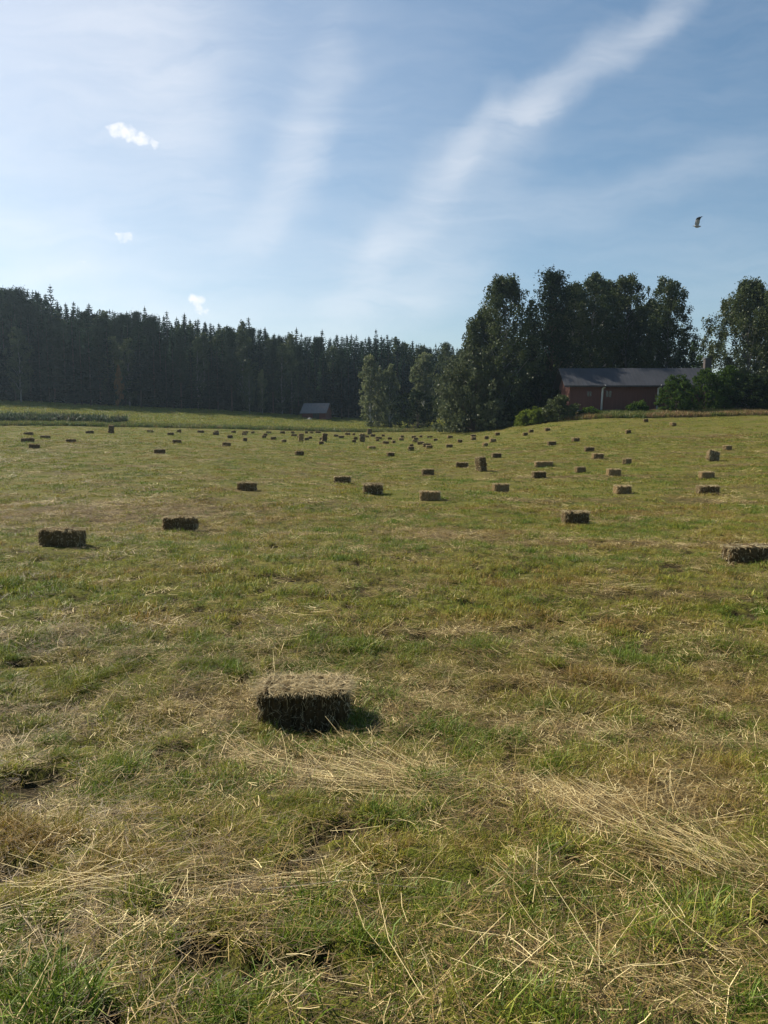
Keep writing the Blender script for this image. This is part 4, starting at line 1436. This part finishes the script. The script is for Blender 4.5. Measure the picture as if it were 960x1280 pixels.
for s in (-1, 1):
    # raised wing: root, wrist swept forward, dark pointed tip swept back
    st = [(0.09, -.12, .03, .045, .022), (.10, -.115, .07, .21, .02), (.085, -.085, .11, .37, .016), (.11, -.02, .14, .48, .010), (.20, .12, .15, .555, .004)] if s == 1 else \
         [(0.09, -.12, .03, .045, .022), (.10, -.115, .06, .20, .02), (.08, -.09, .09, .36, .016), (.10, -.03, .12, .47, .010), (.18, .10, .14, .54, .004)]
    n0 = len(v)
    for (xf, xb, yy, zz, th) in st:
        v += [(xf, s * yy, zz), ((xf + xb) / 2, s * yy, zz + th), (xb, s * yy, zz), ((xf + xb) / 2, s * yy, zz - th * .4)]
    for i in range(len(st) - 1):
        for j in range(4):
            f.append((n0 + i * 4 + j, n0 + i * 4 + (j + 1) % 4, n0 + (i + 1) * 4 + (j + 1) % 4, n0 + (i + 1) * 4 + j))
            mi.append(1 if i >= 2 else 0)
    f += [(n0, n0 + 1, n0 + 2, n0 + 3), tuple(n0 + (len(st) - 1) * 4 + j for j in range(4))]
    mi += [0, 1]
me = mesh('gull', v, f, [M['gull'], M['gulltip']], True)
me.polygons.foreach_set('material_index', np.array(mi, np.int32))
gull = obj('gull', me, None, (gt * GY, GY, gs * GY))
gull.rotation_euler = (R(8), R(4), R(8))
gull.scale = (.95, .95, .95)
tag(gull, 'gull flying with wings raised in the clear sky above the house', 'bird')

# ------------------------------------------------------------------ light, sky
SUN_AZ, SUN_EL = -56.0, 42.0       # degrees from the view axis (left is negative), elevation
sun = bpy.data.lights.new('sun', 'SUN')
sun.energy = 5.0
sun.angle = R(.53)
sun.color = (1, .925, .79)
so = bpy.data.objects.new('sun', sun)
d = Vector((math.sin(R(SUN_AZ)) * math.cos(R(SUN_EL)), math.cos(R(SUN_AZ)) * math.cos(R(SUN_EL)), math.sin(R(SUN_EL))))
so.rotation_euler = d.to_track_quat('Z', 'Y').to_euler()
so.location = d * 100
link(so)

world = bpy.data.worlds.new('World')
scene.world = world
world.use_nodes = True
world.node_tree.nodes.clear()
t = NT(world.node_tree)
sky = t.new('ShaderNodeTexSky', sky_type='NISHITA', sun_disc=False, sun_elevation=R(SUN_EL), sun_rotation=R(SUN_AZ), air_density=1.0, dust_density=1.3, ozone_density=1.0, altitude=100)
SKY_STRENGTH = .072
dirv = t.new('ShaderNodeTexCoord').outputs['Generated']
sx = t.new('ShaderNodeSeparateXYZ', ins={0: dirv})
yq = t.math('MAXIMUM', sx.outputs[1], .12)
u, v_ = t.math('DIVIDE', sx.outputs[0], yq), t.math('DIVIDE', sx.outputs[2], yq)
uv = t.new('ShaderNodeCombineXYZ', ins={0: u, 1: v_}).outputs[0]
# the wind has drawn the ice cloud out: warp the plane before laying the streaks
wn = t.new('ShaderNodeTexNoise', ins={'Vector': uv, 'Scale': 7.0, 'Detail': 5, 'Roughness': .55})
wv = t.new('ShaderNodeVectorMath', operation='SUBTRACT', ins={0: wn.outputs['Color'], 1: (.5, .5, .5)}).outputs[0]
wv = t.new('ShaderNodeVectorMath', operation='SCALE', ins={0: wv, 'Scale': .075}).outputs[0]
uvw = t.new('ShaderNodeVectorMath', operation='ADD', ins={0: uv, 1: wv}).outputs[0]


def puff(vec, x, y, a, b_, ang, amp):
    cu, cv = ray(x, y)
    ra = R(ang)
    mp = t.new('ShaderNodeMapping', vector_type='TEXTURE', ins={'Vector': vec, 'Location': (cu, cv, 0), 'Rotation': (0, 0, ra), 'Scale': (a / 924, b_ / 924, 1)}).outputs[0]
    ln = t.new('ShaderNodeVectorMath', operation='LENGTH', ins={0: mp}).outputs['Value']
    mr = t.new('ShaderNodeMapRange', interpolation_type='SMOOTHERSTEP', clamp=True, ins={'Value': ln, 'From Min': 0.0, 'From Max': 1.6, 'To Min': amp, 'To Max': 0.0})
    return mr.outputs[0]


STREAKS = [
    (835, -5, 70, 24, 42, .30), (775, 50, 70, 26, 40, .38), (705, 103, 75, 27, 34, .38), (650, 145, 60, 35, 42, .30), (592, 160, 62, 20, 58, .36), (556, 215, 65, 36, 58, .42),
    (610, 220, 110, 48, 48, .22), (500, 290, 75, 34, 52, .30), (452, 350, 75, 34, 60, .26), (550, 350, 70, 38, 30, .28), (470, 395, 120, 36, 15, .25),
    (405, 80, 60, 34, 60, .28), (385, 165, 55, 36, 75, .36), (362, 225, 70, 36, 65, .34), (325, 285, 60, 26, 48, .26), (250, 190, 130, 55, 110, .24), (200, 60, 170, 90, 100, .30),
    (50, 285, 140, 30, -2, .34), (60, 335, 90, 22, 5, .24), (160, 345, 160, 14, -3, .16), (60, 70, 230, 190, 70, .50), (640, 140, 55, 30, 38, .22), (470, 330, 120, 70, 50, .16),
    (760, 248, 200, 32, 12, .17), (900, 205, 130, 26, 18, .13), (660, 258, 110, 22, 5, .13), (880, 330, 160, 60, 0, .10),
    (330, 350, 240, 80, 0, .26), (100, 420, 280, 80, 0, .30), (230, 150, 260, 190, 70, .24), (480, 120, 120, 220, 20, .10),
]
acc = None
for s in STREAKS:
    p = puff(uvw, *s[:5], s[5] * .9)
    acc = p if acc is None else t.math('ADD', acc, p)
st = t.new('ShaderNodeMapping', ins={'Vector': uvw, 'Rotation': (0, 0, R(-42)), 'Scale': (2.6, 14.0, 1)}).outputs[0]
fib = t.noise(1.6, st, 6, .6, .6)
acc = t.math('MULTIPLY', acc, t.ramp(fib, .06, .76))
acc = t.math('MULTIPLY', t.math('SUBTRACT', 1.0, t.math('EXPONENT', t.math('MULTIPLY', acc, -1.15))), .82)
thin = t.math('MULTIPLY', t.ramp(t.noise(2.2, st, 5, .6), .35, .75), .07)
acc = t.math('ADD', acc, thin)
# small fair-weather clouds
pn = t.noise(58, uv, 7, .7)
wl = t.new('ShaderNodeVectorMath', operation='SCALE', ins={0: t.new('ShaderNodeVectorMath', operation='SUBTRACT', ins={0: t.new('ShaderNodeTexNoise', ins={'Vector': uv, 'Scale': 38.0, 'Detail': 4}).outputs['Color'], 1: (.5, .5, .5)}).outputs[0], 'Scale': .045}).outputs[0]
uvp = t.new('ShaderNodeVectorMath', operation='ADD', ins={0: uv, 1: wl}).outputs[0]
cum = None
for s in ((150, 167, 26, 10, -8, 1.), (172, 172, 26, 14, -25, 1.05), (192, 182, 15, 9, -40, .9), (153, 299, 13, 7, 0, 1.0), (250, 380, 17, 9, 0, 1.05), (100, 328, 8, 5, 0, .8)):
    p = puff(uvp, *s)
    cum = p if cum is None else t.math('MAXIMUM', cum, p)
cum = t.math('MULTIPLY', t.ramp(t.math('ADD', cum, t.math('MULTIPLY', t.math('SUBTRACT', pn, .5), 1.9)), .32, 1.15), .9)
front = t.ramp(sx.outputs[1], .12, .3)
acc = t.math('MULTIPLY', t.math('MAXIMUM', acc, cum), front, True)
CLOUD = 8.8
skc = t.new('ShaderNodeHueSaturation', ins={'Color': sky.outputs[0], 'Saturation': 1.12, 'Hue': .49}).outputs[0]
col = t.mix(acc, skc, (CLOUD, CLOUD * 1.0, CLOUD * 1.02))
bg = t.new('ShaderNodeBackground', ins={'Color': col, 'Strength': SKY_STRENGTH})
wo = t.new('ShaderNodeOutputWorld')
t.l.new(bg.outputs[0], wo.inputs[0])

# ------------------------------------------------------------------ air
m, t, out = new_mat('summer_haze')
pv = t.new('ShaderNodeVolumePrincipled', ins={'Color': (.62, .82, 1, 1), 'Density': .00016, 'Anisotropy': .55})
t.l.new(pv.outputs[0], out.inputs['Volume'])
b = MB()
b.box((0, 767, 20), (2800, 1670, 70))
tag(obj('haze', b.mesh('haze', m)), 'thin bluish summer haze over the whole field', 'haze', kind='stuff')

# ------------------------------------------------------------------ camera, view
cam = bpy.data.cameras.new('camera')
cam.sensor_fit = 'HORIZONTAL'
cam.sensor_width = 36
cam.lens = 36 * F
cam.clip_end = 5000
cam.clip_start = .05
co = bpy.data.objects.new('camera', cam)
co.rotation_euler = (math.pi / 2 - PITCH, 0, 0)
link(co)
scene.camera = co
vs = scene.view_settings
vs.view_transform = 'Standard'
vs.look = 'None'
vs.exposure = 0.76
vs.gamma = 1
scene.cycles.max_bounces = 6
scene.cycles.diffuse_bounces = 3
scene.cycles.transparent_max_bounces = 4
scene.cycles.use_denoising = True
